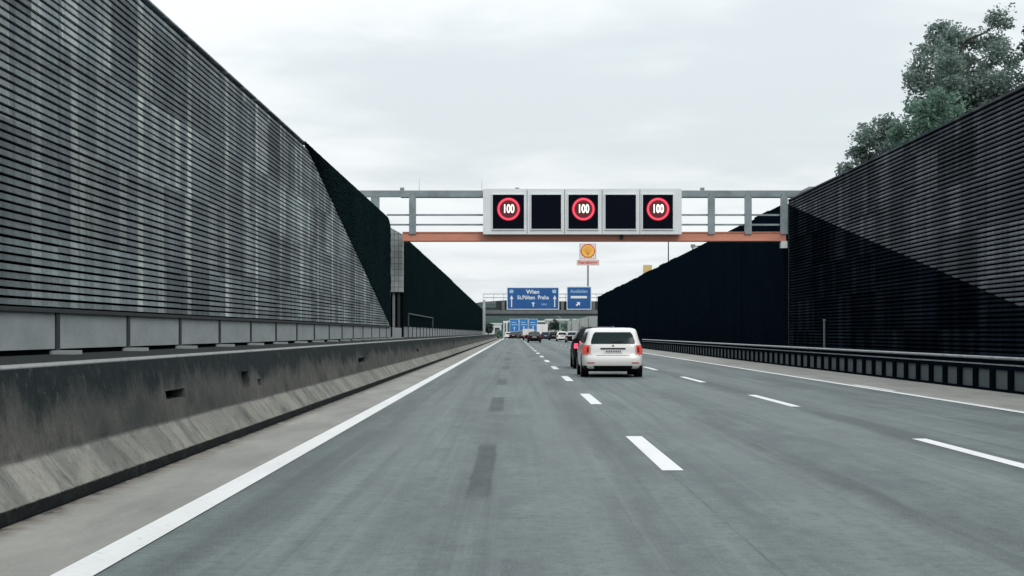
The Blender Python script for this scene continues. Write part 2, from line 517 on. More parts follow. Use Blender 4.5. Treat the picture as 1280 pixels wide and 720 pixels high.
# ---- gap with return pier and second left wall
tile_grey = None
M = Mat('grey_block_face', rough=.8)
P = M.pos(); br = nn(M.nt, 'ShaderNodeTexBrick')
sw = nn(M.nt, 'ShaderNodeCombineXYZ'); x_, y_, z_ = M.xyz(); M.L(x_, sw.inputs[0]); M.L(z_, sw.inputs[1]); M.L(sw.outputs[0], br.inputs['Vector'])
br.offset = 0; br.inputs['Scale'].default_value = 1; br.inputs['Brick Width'].default_value = .22; br.inputs['Row Height'].default_value = .3; br.inputs['Mortar Size'].default_value = .02
br.inputs['Color1'].default_value = (.34, .37, .37, 1); br.inputs['Color2'].default_value = (.44, .47, .47, 1); br.inputs['Mortar'].default_value = (.16, .18, .18, 1)
n = M.noise(P, 2.5, 5)
M.color(M.mix(M.remap(n, .4, .7, 0, .5), br.outputs[0], (.25, .275, .28)))
tile_grey = M.m
X2 = -5.75
wall2 = thing('noise_barrier', 'dark green noise wall running to distant sign gantry beyond the pale pier', 'noise barrier', (X2, 85, 0))
org = wall2.location.copy()
mb = MB()
def top2(y): return 6.28 - .0028 * (y - 83) - (0.05 if y > 147 else 0) - .0012 * max(0, y - 147)
y = 83.0
while y < 294:
    b = min(y + 4, 295)
    t0, t1 = top2(y), top2(b - .03)
    jx = random.uniform(-.012, .012)
    mb.hexa([(X2 - .25, y, 1.6), (X2 + jx, y, 1.6), (X2 + jx, b - .03, 1.6), (X2 - .25, b - .03, 1.6)],
            [(X2 - .25, y, t0), (X2 + jx, y, t0), (X2 + jx, b - .03, t1), (X2 - .25, b - .03, t1)])
    y = b
mb.build('cladding', absorber_green, wall2, origin=org)
k = 0
y = 83.4
while y < 290:
    b = y + 3.67
    mbp = MB(); mbp.box(X2 - .2, X2 - .04, y + .1, b - .1, 1.0, 1.59); mbp.build('plinth_panel', plinth_m, wall2, origin=org)
    MB().box(X2 - .2, X2 - .005, y - .09, y + .09, .97, 1.597).build('post', steel_dark, wall2, origin=org)
    y = b
frame_light = worn('weathered_grey_metal', (.2, .22, .22), .6, .2, 4)
mb = MB()
mb.box(X2 + .02, X2 + .07, 86, 112, 2.25, 2.32); mb.box(X2 + .02, X2 + .07, 86, 86.3, 1.62, 2.22); mb.box(X2 + .02, X2 + .07, 111.7, 112, 1.62, 2.22)
mb.build('gate_frame', worn('dull_grey_metal', (.07, .085, .09), .7, .2, 4), wall2, origin=org)

pier = thing('pier', 'pale grey block pier between the two left noise walls', 'pier', (-6.1, 82.4, 0))
org = pier.location.copy()
t0 = 6.85; t1 = 6.3
MB().hexa([(-6.72, 82.0, 3.35), (-5.74, 82.0, 3.35), (-5.74, 82.96, 3.35), (-6.72, 82.96, 3.35)],
          [(-6.72, 82.0, t0), (-5.74, 82.0, t1), (-5.74, 82.96, t1), (-6.72, 82.96, t0)]).build('block_face', tile_grey, pier, origin=org)
MB().box(-6.72, -6.44, 82.05, 82.96, .9, 3.348).build('side_block', tile_grey, pier, origin=org)
MB().box(-6.43, -5.76, 82.7, 82.95, .9, 3.345).build('dark_opening', black_void, pier, origin=org)
for px in (-6.2, -5.95):
    MB().box(px - .06, px + .06, 82.2, 82.4, .9, 3.345).build('post', frame_light if px < -6 else steel_dark, pier, origin=org)
MB().box(-6.9, -5.72, 81.2, 83.0, .5, 1.02).build('base', plinth_m, pier, origin=org)
MB().box(-6.6, -6.5, 73.6, 82.0, .9, 6.2).build('back_panel', absorber_green, pier, origin=org)
MB().box(-6.35, -5.72, 74.0, 81.1, .9, 1.5).build('low_wall', plinth_m, pier, origin=org)

# ------------------------------------------------------------------ right noise barrier with louvre slats
XR, ZR1, YR1 = 12.0, 7.05, 70.0
rw = thing('noise_barrier', 'dark louvred noise barrier on the right, lower half black along diagonal', 'noise barrier', (XR, 30, 0))
org = rw.location.copy()
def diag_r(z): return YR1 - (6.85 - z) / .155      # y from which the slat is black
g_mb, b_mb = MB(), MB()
pitch = .122
rposts = [10.3 + 3.9 * k for k in range(-8, 16)]
def louvre(m, a, b, z):
    j = random.uniform(-.006, .006); dz = random.uniform(-.004, .004)
    x = XR + j; z = z + dz
    # raked top face catches the sky, front lip stays thin
    pr = [(x + .05, z), (x - .0, z), (x - .012, z + .02), (x + .0, z + .06), (x + .05, z + .088)]
    m.loft([[(px, yy(pz), pz) for px, pz in pr] for yy in ((lambda q: a(q) + .004) if callable(a) else (lambda q: a + .008), (lambda q: b(q) - .004) if callable(b) else (lambda q: b - .008))])
i = 0
z = .3
while z < ZR1 - .1:
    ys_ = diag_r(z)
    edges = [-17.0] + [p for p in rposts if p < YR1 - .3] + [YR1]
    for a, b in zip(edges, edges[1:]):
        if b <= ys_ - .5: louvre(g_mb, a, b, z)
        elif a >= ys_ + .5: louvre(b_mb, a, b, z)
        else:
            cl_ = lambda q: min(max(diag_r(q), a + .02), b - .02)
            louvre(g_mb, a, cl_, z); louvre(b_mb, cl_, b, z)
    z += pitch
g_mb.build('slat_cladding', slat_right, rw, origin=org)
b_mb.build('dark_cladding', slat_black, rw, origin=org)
MB().box(XR + .12, XR + .3, -17, YR1, .0, ZR1 - .03).build('backing', backing, rw, origin=org)
MB().box(XR - .03, XR + .32, -17, YR1, ZR1 - .028, ZR1 + .03).build('coping', slat_right, rw, origin=org)
MB().box(XR + .0, XR + .32, YR1 + .003, YR1 + .08, 0, ZR1 + .0).build('end_post', steel_dark, rw, origin=org)

XR2 = 13.7
rw2 = thing('noise_barrier', 'long plain black noise wall on the right behind the white estate car', 'noise barrier', (XR2, 90, 0))
org = rw2.location.copy()
mb = MB()
def topr(y): return 7.82 - (y - 81.5) * .0036
y = 81.5
k = 0
while y < 262:
    b = min(y + 5, 263); jx = random.uniform(-.02, .02); st = random.choice((0, 0, .05, -.04))
    if k == 0: st = .0
    mb.hexa([(XR2 + jx, y, 0), (XR2 + .3, y, 0), (XR2 + .3, b - .02, 0), (XR2 + jx, b - .02, 0)],
            [(XR2 + jx, y, topr(y) + st), (XR2 + .3, y, topr(y) + st), (XR2 + .3, b - .02, topr(b) + st), (XR2 + jx, b - .02, topr(b) + st)])
    y = b; k += 1
mb.build('cladding', absorber_navy, rw2, origin=org)
MB().box(XR2 - .03, XR2 + .33, 263.0, 263.25, 0, 7.2).build('end_post', steel_dark, rw2, origin=org)
# ground between guardrail and wall
sheet('verge', 10.42, 13.7, gravel, .006, ys=[-40, 0, 40, 80, 160, 240, 300, 330], kind='structure')

# ------------------------------------------------------------------ right guardrail
galv = None
M = Mat('galvanised_steel', (.3, .32, .34), .42, .75)
P = M.pos(); n = M.noise(P, 6, 5, .6)
M.color(M.mix(M.remap(n, .3, .7), (.3, .33, .35), (.5, .53, .55))); M.rough(M.remap(n, .3, .7, .35, .6))
galv = M.m
rail_dark = worn('dirty_dark_steel', (.003, .006, .01), .9, .3, 4, 0, spec=0)
XG = 10.3
gr_ = thing('guardrail', 'steel guardrail with pale top edge and closely set dark posts on right', 'guardrail', (XG, 30, 0))
org = gr_.location.copy()
GY1 = 262
def beam(m, z0, z1, bulge, x):
    pr = [(x + .03, z0), (x - .0, z0), (x - bulge, z0 + (z1 - z0) * .3), (x - bulge, z0 + (z1 - z0) * .7), (x, z1), (x + .03, z1)]
    m.prism(pr, 'y', -17, GY1)
m = MB(); beam(m, .675, .745, .05, XG + .02); m.build('top_rail', galv, gr_, origin=org)
m = MB(); beam(m, .545, .59, .03, XG + .04); m.build('lower_rail', galv, gr_, origin=org)
MB().box(XG + .02, XG + .06, -17, GY1, .592, .673).build('rail_web', rail_dark, gr_, origin=org)
MB().box(XG - .02, XG + .1, -17, GY1, .465, .543).build('waist_rail', rail_dark, gr_, origin=org)
M = Mat('kerb_panel_concrete', rough=.8)
P = M.pos(); n1 = M.noise(M.scale(P, (1, .5, 1)), 1.5, 6, .65); n2 = M.noise(P, 20, 4, .7)
c = M.mix(M.remap(n1, .3, .7), (.045, .062, .068), (.082, .102, .108)); c = M.mix(M.remap(n2, .5, .8, 0, .5), c, (.055, .068, .068)); M.color(c)
kerb_panel = M.m
MB().box(XG + .03, XG + .16, -17, GY1, 0.01, .462).build('concrete_upstand', kerb_panel, gr_, origin=org)
mb = MB()
mb.box(XG - .06, XG + .027, -17, GY1, 0.0, .055); mb.build('base_strip', rail_dark, gr_, origin=org)
ypost = [4.0 + 1.27 * k for k in range(99)]
post_me = None
for y in ypost:
    if post_me is None:
        o = MB().box(-.022, .028, -.15, .15, .056, .464).bevel(.012, 1).build('post', rail_dark, gr_); post_me = o.data
    else:
        o = bpy.data.objects.new('post', post_me); col.objects.link(o); o.parent = gr_
    o.location = (0, y - org.y, 0)
mb = MB()
y = 4.0 + 1.27 * 99
while y < GY1:
    mb.box(XG - .022, XG + .028, y - .15, y + .15, .056, .464); y += 1.27
mb.build('post_row', rail_dark, gr_, origin=org, kind='stuff')

white_metal = worn('white_painted_metal', (.66, .68, .68), .5, .08, 5)
mp = thing('marker_post', 'thin pale post standing against the black right wall', 'post', (11.1, 57.3, 0))
MB().tube((0, 0, 0), (0, 0, 1.68), .035, .035, 10).build('post', frame_light, mp)
MB().box(-.05, .05, -.02, .02, 1.68, 1.74).build('cap', frame_light, mp)

# ------------------------------------------------------------------ signal gantry
GD = 80.0; S = GD / F
def gx(px): return (px - VX) * S
def gz(py): return CH + (HY - py) * S
gal_paint = worn('gantry_grey_steel', (.2, .245, .26), .5, .25, 1.5, .1)
M = Mat('salmon_red_steel', rough=.55)
P = M.pos(); n = M.noise(M.scale(P, (.6, 1, 2)), 1.3, 6, .65); n2 = M.noise(P, 8, 4)
c = M.mix(M.remap(n, .3, .7), (.47, .185, .125), (.58, .25, .165)); c = M.mix(M.remap(n2, .5, .8, 0, .3), c, (.34, .15, .12)); M.color(c)
salmon = M.m
gan = thing('signal_gantry', 'grey steel signal gantry with salmon red lower beam spanning the carriageway', 'gantry', (-5.5, GD + .6, 0))
org = gan.location.copy()
MB().box(gx(440), gx(1016), GD + .25, GD + .55, gz(245.5), gz(237.5)).build('top_chord', gal_paint, gan, origin=org)
mb = MB()
x0, x1 = gx(503), gx(983); za, zb = gz(301), gz(289.6)
mb.prism([(GD + .05, za), (GD + 1.0, za), (GD + 1.0, zb), (GD + .05, zb), (GD + .05, zb - .04), (GD + .11, zb - .05), (GD + .11, za + .05), (GD + .05, za + .04)], 'x', x0, x1)
mb.build('lower_beam', salmon, gan, origin=org)
for px in (515.5, 889.5, 935.5, 980.5, 1014):
    w = 4.3 * S
    mb = MB(); mb.box(gx(px) - w, gx(px) + w, GD + .02, GD + .2, zb - .12, gz(246)); mb.build('upright', gal_paint, gan, origin=org)
    MB().box(gx(px) - w * .5, gx(px) + w * .5, GD + .2, GD + .26, gz(246), gz(241)).build('gusset', gal_paint, gan, origin=org)
for py in (268.3, 280.5):
    MB().box(gx(483), gx(983), GD + .21, GD + .27, gz(py + 1.1), gz(py - 1.1)).build('handrail', gal_paint, gan, origin=org)
MB().box(gx(500), gx(1016), GD + .7, GD + .76, gz(246), gz(238)).build('rear_chord', gal_paint, gan, origin=org)
for px in (520, 615, 700, 785, 870, 960):
    MB().box(gx(px) - .04, gx(px) + .04, GD + .55, GD + .7, gz(245), gz(239)).build('cross_tie', gal_paint, gan, origin=org)
MB().box(gx(976.5), gx(984), GD - .05, GD + .4, gz(310), gz(301.3)).build('end_bracket', white_metal, gan, origin=org)
for px, t in ((523.5, 222), (602, 224)):
    MB().tube((gx(px), GD + .4, gz(238)), (gx(px), GD + .4, gz(t)), .012, .005, 6).build('lightning_rod', gal_paint, gan, origin=org)
for px in (502, 646.5, 879):
    MB().box(gx(px) - .1, gx(px) + .1, GD + .3, GD + .5, gz(237.5), gz(233.8)).bevel(.03, 2).build('clamp', gal_paint, gan, origin=org)
MB().box(gx(775), gx(779), GD - .02, GD + .05, gz(299), gz(292)).build('clamp', steel_dark, gan, origin=org)
# legs (left one stands in the gap between walls, right one behind the near right wall)
MB().box(-7.2, -6.8, GD + .2, GD + .7, 0, gz(246)).build('leg', gal_paint, gan, origin=org)
MB().box(14.35, 14.75, GD - 2.1, GD + .7, 0, gz(238)).build('leg', gal_paint, gan, origin=org)
MB().box(gx(503.3), gx(506), GD + 1.0, 81.99, gz(300), gz(292)).build('beam_bracket', salmon, gan, origin=org)

cabinet = worn('pale_grey_cabinet', (.66, .69, .70), .45, .06, 1.5)
M = Mat('screen_black', (.0015, .003, .0085), .6, spec=.05); screen_m = M.m
M = Mat('led_red', (.3, .01, .02), .5); M.emit((1.0, .075, .14), 1.15); led_red = M.m
M = Mat('red_glow_rim', (.1, .0, .01), .5); M.emit((.75, .0, .025), .55); glow_rim = M.m  # lens glow beside the lit ring, painted as dim emission
M = Mat('red_glow_field', (.02, .0, .004), .5); M.emit((.5, .0, .02), .14); glow_field = M.m  # glow bleeding inside the ring, painted as faint emission
M = Mat('led_white', (.8, .8, .7), .5); M.emit((1.0, .96, .82), 1.25); led_white = M.m
vms = thing('signal_board', 'long pale grey signal board with five black screens, three showing red 100', 'signal board', (gx(727.5), GD, gz(293.5)))
org = vms.location.copy()
x0, x1, zc0, zc1 = gx(604), gx(851), gz(293.5), gz(237)
MB().box(x0, x1, GD - .45, GD + .0, zc0, zc1).bevel(.03, 2).build('cabinet', cabinet, vms, origin=org)
for px in (658.8, 705.5, 752, 799):
    MB().box(gx(px) - .012, gx(px) + .012, GD - .458, GD - .4515, zc0 + .04, zc1 - .04).build('seam', steel_dark, vms, origin=org)
def disc_ring(m, cx, cz, r0, r1, y, th, n=48):
    rings = []
    for k in range(n):
        a = 2 * math.pi * k / n; c_, s_ = math.cos(a), math.sin(a)
        rings.append([(cx + c_ * r0, y, cz + s_ * r0), (cx + c_ * r1, y, cz + s_ * r1), (cx + c_ * r1, y + th, cz + s_ * r1), (cx + c_ * r0, y + th, cz + s_ * r0)])
    rings.append(rings[0])
    m.loft(rings, caps=False)
    bmesh.ops.remove_doubles(m.bm, verts=m.bm.verts, dist=1e-5)
for i, (a, b) in enumerate(((616, 655), (664, 701), (710, 747), (756, 794), (802.5, 840))):
    sx0, sx1, sz0, sz1 = gx(a), gx(b), gz(287), gz(244.5)
    sc_ = MB().box(sx0, sx1, GD - .475, GD - .452, sz0, sz1).build('screen', screen_m, vms, origin=org)
    fr = MB()
    t = .045; yy0, yy1 = GD - .52, GD - .451
    fr.box(sx0 - t, sx0, yy0, yy1, sz0 - t, sz1 + t); fr.box(sx1, sx1 + t, yy0, yy1, sz0 - t, sz1 + t)
    fr.box(sx0, sx1, yy0, yy1, sz1, sz1 + t); fr.box(sx0, sx1, yy0, yy1, sz0 - t, sz0)
    fr.build('screen_frame', cabinet, vms, origin=org)
    if i % 2 == 0:
        cx, cz = (sx0 + sx1) / 2 + .01, gz(262.3)
        m = MB(); disc_ring(m, cx, cz, .46, .54, GD - .487, .008); m.build('red_ring', led_red, sc_, origin=org)
        m = MB(); disc_ring(m, cx, cz, .54, .575, GD - .485, .006); m.build('ring_glow', glow_rim, sc_, origin=org)  # outer halo of the ring's glow, given a shape
        m = MB(); disc_ring(m, cx, cz, .425, .46, GD - .485, .006); m.build('ring_glow', glow_rim, sc_, origin=org)
        m = MB(); disc_ring(m, cx, cz, .001, .425, GD - .482, .004); m.build('ring_glow_field', glow_field, sc_, origin=org)
        text_mesh('numerals', '100', .58, led_white, sc_, Vector((cx, GD - .489, cz)) - org, bold=.014, extrude=.003, sx=.66)

# ------------------------------------------------------------------ distant sign gantry with walkway
D2 = 270.0; S2 = D2 / F
def hx2(px): return (px - VX) * S2
def hz2(py): return CH + (HY - py) * S2
gan2 = thing('sign_gantry', 'distant dark walkway gantry carrying two blue direction signs', 'gantry', (hx2(605), D2, 0))
org = gan2.location.copy()
pale_steel = worn('pale_grey_steel', (.38, .41, .42), .5, .15, 1)
beam_grey = worn('beam_grey_steel', (.12, .13, .14), .6, .2, .6)
MB().box(hx2(603.5), hx2(606.8), D2 - .2, D2 + .25, .0, hz2(375)).build('leg', pale_steel, gan2, origin=org)
MB().box(15.4, 15.9, D2 - .2, D2 + .25, 0, hz2(375)).build('leg', pale_steel, gan2, origin=org)
MB().box(hx2(607), 15.4, D2 - .1, D2 + 1.3, hz2(395), hz2(392.2)).build('under_beam', steel_dark, gan2, origin=org)
MB().box(hx2(607), 15.4, D2 - .2, D2 + 1.3, hz2(392.1), hz2(387.5)).build('main_beam', beam_grey, gan2, origin=org)
MB().box(hx2(620), 15.4, D2 + .3, D2 + 1.2, hz2(387.4), hz2(376.5)).build('walkway_panel', worn('walkway_mesh_dark', (.02, .027, .03), .8, .3, 1), gan2, origin=org)
MB().box(hx2(606.9), hx2(620), D2 + .3, D2 + 1.2, hz2(387.4), hz2(384.5)).build('walkway_panel', steel_dark, gan2, origin=org)
MB().box(hx2(606.9), hx2(620), D2 + .3, D2 + 1.2, hz2(380), hz2(377)).build('walkway_panel', beam_grey, gan2, origin=org)
for py in (372, 367.5):
    MB().box(hx2(604), 15.6, D2 + .1, D2 + .17, hz2(py + .5), hz2(py - .5)).build('handrail', pale_steel, gan2, origin=org)
for k in range(13):
    x = hx2(604) + (15.6 - hx2(604)) * k / 12
    MB().box(x - .035, x + .035, D2 + .18, D2 + .25, hz2(376.4), hz2(367)).build('railing_post', pale_steel, gan2, origin=org)
for px in (629, 703, 742):
    MB().box(hx2(px) - .25, hx2(px) + .25, D2 - .1, D2 + .28, hz2(387.3), hz2(377)).build('bracket', beam_grey, gan2, origin=org)

M = Mat('sign_blue', rough=.4); o_ = M.obj(); n = M.noise(o_, .6, 4); M.color(M.mix(M.remap(n, .3, .7), (.004, .072, .26), (.008, .098, .31))); sign_blue = M.m
M = Mat('sign_blue_pale', rough=.4); o_ = M.obj(); n = M.noise(o_, .6, 4); M.color(M.mix(M.remap(n, .3, .7), (.008, .13, .42), (.02, .2, .52))); sign_blue2 = M.m
sign_white = worn('sign_white', (.72, .76, .78), .45, .05, 2)
sign_cyan = worn('sign_pale_blue', (.3, .5, .68), .45, .08, 2)
def direction_sign(label, x0, x1, z0, z1, y, blue=sign_blue, name='direction_sign', border=.13):
    t = thing(name, label, 'road sign', ((x0 + x1) / 2, y, z0))
    org = t.location.copy()
    MB().box(x0, x1, y, y + .12, z0, z1).build('border', sign_white, t, origin=org)
    p = MB().box(x0 + border, x1 - border, y - .02, y - .003, z0 + border, z1 - border).build('panel', blue, t, origin=org)
    return t, p, org
def arrow(parent, org, x, y, z0, z1, w, mat=None, ang=0, shaft=.28):
    L = z1 - z0; hl = L * .32 if ang == 0 else L * .5
    hw = w
    pts = [(-w*shaft, 0), (w*shaft, 0), (w*shaft, L - hl), (hw, L - hl), (0, L), (-hw, L - hl), (-w*shaft, L - hl)]
    c_, s_ = math.cos(ang), math.sin(ang)
    pts = [(x + p[0]*c_ + p[1]*s_, z0 - p[0]*s_ + p[1]*c_) for p in pts]
    return MB().prism(pts, 'y', y - .03, y).build('arrow', mat or sign_white, parent, origin=org)
ya = D2 - .32
big, panel, org = direction_sign('wide blue motorway sign with two white arrows and Wien legend', hx2(633.5), hx2(698.8), hz2(387), hz2(359), ya)
yf = ya - .022
for px in (639.5, 693.3): arrow(panel, org, hx2(px), yf, hz2(384), hz2(369), .3)
arrow(panel, org, hx2(666.5), yf, hz2(383.2), hz2(377.5), .33)
for px in (639.3, 692.7):
    MB().box(hx2(px - 2.4), hx2(px + 2.4), yf - .03, yf, hz2(366.5), hz2(362.3)).build('route_badge', sign_cyan, panel, origin=org)
text_mesh('legend', 'Wien', .95, sign_white, panel, Vector((hx2(666), yf, hz2(365))) - org, bold=.022, sx=1.05)
text_mesh('legend', 'St.Pölten  Praha', .9, sign_white, panel, Vector((hx2(666.3), yf, hz2(372))) - org, bold=.018, sx=.92)
text_mesh('legend', 'Linz', .55, sign_cyan, panel, Vector((hx2(680), yf, hz2(380.3))) - org, bold=.01)
ex, panel, org = direction_sign('smaller blue exit sign with diagonal arrow beside the wide motorway sign', hx2(708.3), hx2(739.2), hz2(387), hz2(358.2), ya)
text_mesh('legend', 'Ansfelden', .8, sign_cyan, panel, Vector((hx2(723.6), yf, hz2(364.3))) - org, bold=.012, sx=.92)
MB().box(hx2(713.3), hx2(733.5), yf - .03, yf, hz2(373), hz2(370)).build('white_strip', sign_white, panel, origin=org)
arrow(panel, org, hx2(720.3), yf, hz2(382), hz2(375.6), .42, ang=R(48), shaft=.35)

# far signs below the crest
D3 = 560.0; S3 = D3 / F
def fx(px): return (px - VX) * S3
def fz(py): return CH + (HY - py) * S3
g3 = thing('sign_gantry', 'farthest pale gantry frame below the walkway gantry', 'gantry', (fx(632), D3 + .6, zg(D3)))
org = g3.location.copy()
for a, b in ((629.3, 630.6), (632.8, 634.2)):
    MB().box(fx(a), fx(b), D3 + .5, D3 + .9, zg(D3), fz(402)).build('leg', white_metal, g3, origin=org)
MB().box(fx(629), fx(635), D3 + .4, D3 + 1.0, fz(404), fz(401.2)).build('leg_cap', white_metal, g3, origin=org)
for py in (407, 411, 415): MB().box(fx(630.7), fx(632.7), D3 + .55, D3 + .8, fz(py), fz(py - .8)).build('brace', frame_light, g3, origin=org)
MB().box(fx(634.3), fx(690), D3 + .5, D3 + .9, fz(402.6), fz(400.8)).build('top_beam', white_metal, g3, origin=org)
MB().box(fx(688), fx(690), D3 + .5, D3 + .9, zg(D3), fz(402.7)).build('leg', white_metal, g3, origin=org)
for (a, b, t, bt, lab) in ((637.2, 648.6, 398.6, 414.6, 'left blue sign of the farthest gantry, under the walkway beam'),
                           (649.2, 660.2, 398.4, 413.6, 'middle blue sign of the farthest gantry, with white arrow'),
                           (660.8, 672, 398.6, 413.4, 'right blue sign of the farthest gantry, above the white lorry')):
    s_, p_, org = direction_sign(lab, fx(a), fx(b), fz(bt), fz(t), D3 + .2, sign_blue2, border=.1)
    y_ = D3 + .178
    w = fx(b) - fx(a)
    for q, (u, v, l) in enumerate(((.2, .25, .5), (.2, .42, .35), (.55, .42, .3))):
        MB().box(fx(a) + w * u, fx(a) + w * (u + l), y_ - .03, y_, fz(t) - 4.5 * v - .3, fz(t) - 4.5 * v).build('legend_line', sign_cyan, p_, origin=org)
    arrow(p_, org, fx(a) + w * .5, y_, fz(bt) + .4, fz(bt) + 1.7, .35)

# ------------------------------------------------------------------ petrol station pylon
D4 = 300.0; S4 = D4 / F
def kx(px): return (px - VX) * S4
def kz(py): return CH + (HY - py) * S4
yel = worn('emblem_orange_yellow', (.9, .52, .07), .45, .06, 1)
red = worn('emblem_red', (.62, .09, .08), .45, .1, 1)
board_w = worn('board_white', (.72, .70, .68), .45, .05, 1)
py_ = thing('pylon_sign', 'petrol station pylon sign with orange scallop shell above red restaurant board', 'pylon sign', (kx(734.8), D4, 0))
org = py_.location.copy()
MB().tube((kx(735), D4 + .1, 0), (kx(735), D4 + .1, kz(331.8)), .2, .16, 12).build('pole', frame_light, py_, origin=org)
bd = MB().box(kx(724.3), kx(745.3), D4 - .1, D4 + .3, kz(324), kz(304.5)).bevel(.06, 2).build('board', board_w, py_, origin=org)
def shell(rm, cx, cz, r):
    pts = []
    for k in range(33):       # scalloped fan
        a = R(-52 + 284 * k / 32)
        rr = r * (1 + .035 * abs(math.sin(k * math.pi / 4)))
        pts.append((cx + rr * math.cos(a) * 1.05, cz + rr * math.sin(a)))
    pts += [(cx - r * .5, cz - r * .98), (cx + r * .5, cz - r * .98)]
    return pts
cx, cz = kx(734.8), kz(313.8)
MB().prism(shell(None, cx, cz, 1.27), 'y', D4 - .13, D4 - .102).build('shell_border', red, bd, origin=org)
MB().prism(shell(None, cx, cz, 1.08), 'y', D4 - .17, D4 - .132).build('shell_emblem', yel, bd, origin=org)
mb = MB()
for k in range(-3, 4):
    a = R(90 + k * 22)
    mb.tube((cx, D4 - .172, cz - .8), (cx + math.cos(a) * .95, D4 - .172, cz + math.sin(a) * .95 - .05), .022, .035, 6)
mb.build('shell_rib', red, bd, origin=org)
mb = MB()
for (a, b, c_, d_) in ((724.6, 745, 305.2, 304.8), (724.6, 745, 323.7, 323.3)): mb.box(kx(a), kx(b), D4 - .13, D4 - .102, kz(c_), kz(d_))
for (a, b) in ((724.6, 725.1), (744.5, 745)): mb.box(kx(a), kx(b), D4 - .13, D4 - .102, kz(323.2), kz(305.3))
mb.build('board_edging', worn('pink_red_trim', (.6, .25, .22), .5, .05, 1), bd, origin=org)
b2 = MB().box(kx(721), kx(749), D4 - .1, D4 + .3, kz(331.6), kz(324.8)).bevel(.05, 2).build('name_board', worn('pale_pink_board', (.68, .5, .48), .5, .06, 1), py_, origin=org)
text_mesh('lettering', 'Rosenberger', .82, red, b2, Vector((cx, D4 - .12, kz(328))) - org, bold=.03, sx=.86, shear=.2)

# floodlight mast, yellow sign, street lamp seen over the right wall
ma = thing('light_mast', 'slim dark light mast rising behind the black right wall', 'light mast', ((835.5 - VX) * .16, 320, 0))
mb = MB(); mb.tube((0, 0, 0), (0, 0, 21.5), .17, .1, 10); mb.build('pole', steel_dark, ma)
MB().box(-.9, .9, -.15, .15, 21.5, 21.7).build('crossarm', steel_dark, ma)
for s in (-.7, .7): MB().box(s - .25, s + .25, -.3, .3, 21.25, 21.5).build('lamp_head', frame_light, ma)
ys_ = thing('roadside_sign', 'small square yellow sign peeping over the black right wall', 'sign', ((809.5 - VX) * .145, 290, 0))
MB().tube((0, .2, 0), (0, .2, 11.8), .12, .1, 10).build('pole', steel_dark, ys_)
MB().box(-.8, .8, -.05, .18, 11.75, 13.45).bevel(.04, 1).build('board', worn('faded_yellow', (.62, .45, .2), .5, .06, 1), ys_)
MB().box(-.8, .8, -.06, .19, 13.46, 13.6).build('top_trim', board_w, ys_)
sl = thing('street_lamp', 'grey street lamp head showing just above the right wall top', 'street lamp', ((866 - VX) * .1, 200, 0))
MB().tube((0, 0, 0), (0, 0, 12.0), .11, .08, 10).build('pole', steel_dark, sl)
MB().tube((0, 0, 12.0), (1.1, 0, 12.15), .06, .05, 8).build('arm', steel_dark, sl)
MB().box(-.25, .3, -.2, .2, 11.9, 12.3).bevel(.05, 1).build('lamp_head', frame_light, sl)

# ------------------------------------------------------------------ trees
def leaf_mat(name, a, b, c3):
    M = Mat(name, rough=.55, spec=.4)
    isl = M.island(); n = M.noise(M.obj(), .55, 4)
    c = M.mix(isl, a, b); c = M.mix(M.remap(n, .4, .68, 0, .7), c, c3)
    M.color(c)
    tr = nn(M.nt, 'ShaderNodeBsdfTranslucent'); M.L(c, tr.inputs[0])
    mx = nn(M.nt, 'ShaderNodeMixShader'); mx.inputs[0].default_value = .42
    out = M.nt.nodes['Material Output']
    M.L(M.p.outputs[0], mx.inputs[1]); M.L(tr.outputs[0], mx.inputs[2]); M.L(mx.outputs[0], out.inputs[0])
    return M.m
leaf_a = leaf_mat('silver_green_leaves', (.095, .155, .138), (.37, .45, .405), (.13, .195, .172))
leaf_b = leaf_mat('pale_green_leaves', (.10, .19, .15), (.25, .38, .30), (.11, .2, .155))
leaf_c = leaf_mat('dark_green_leaves', (.03, .06, .05), (.07, .11, .09), (.035, .065, .055))
bark = worn('grey_brown_bark', (.06, .055, .05), .9, .4, 3, bump=.6)

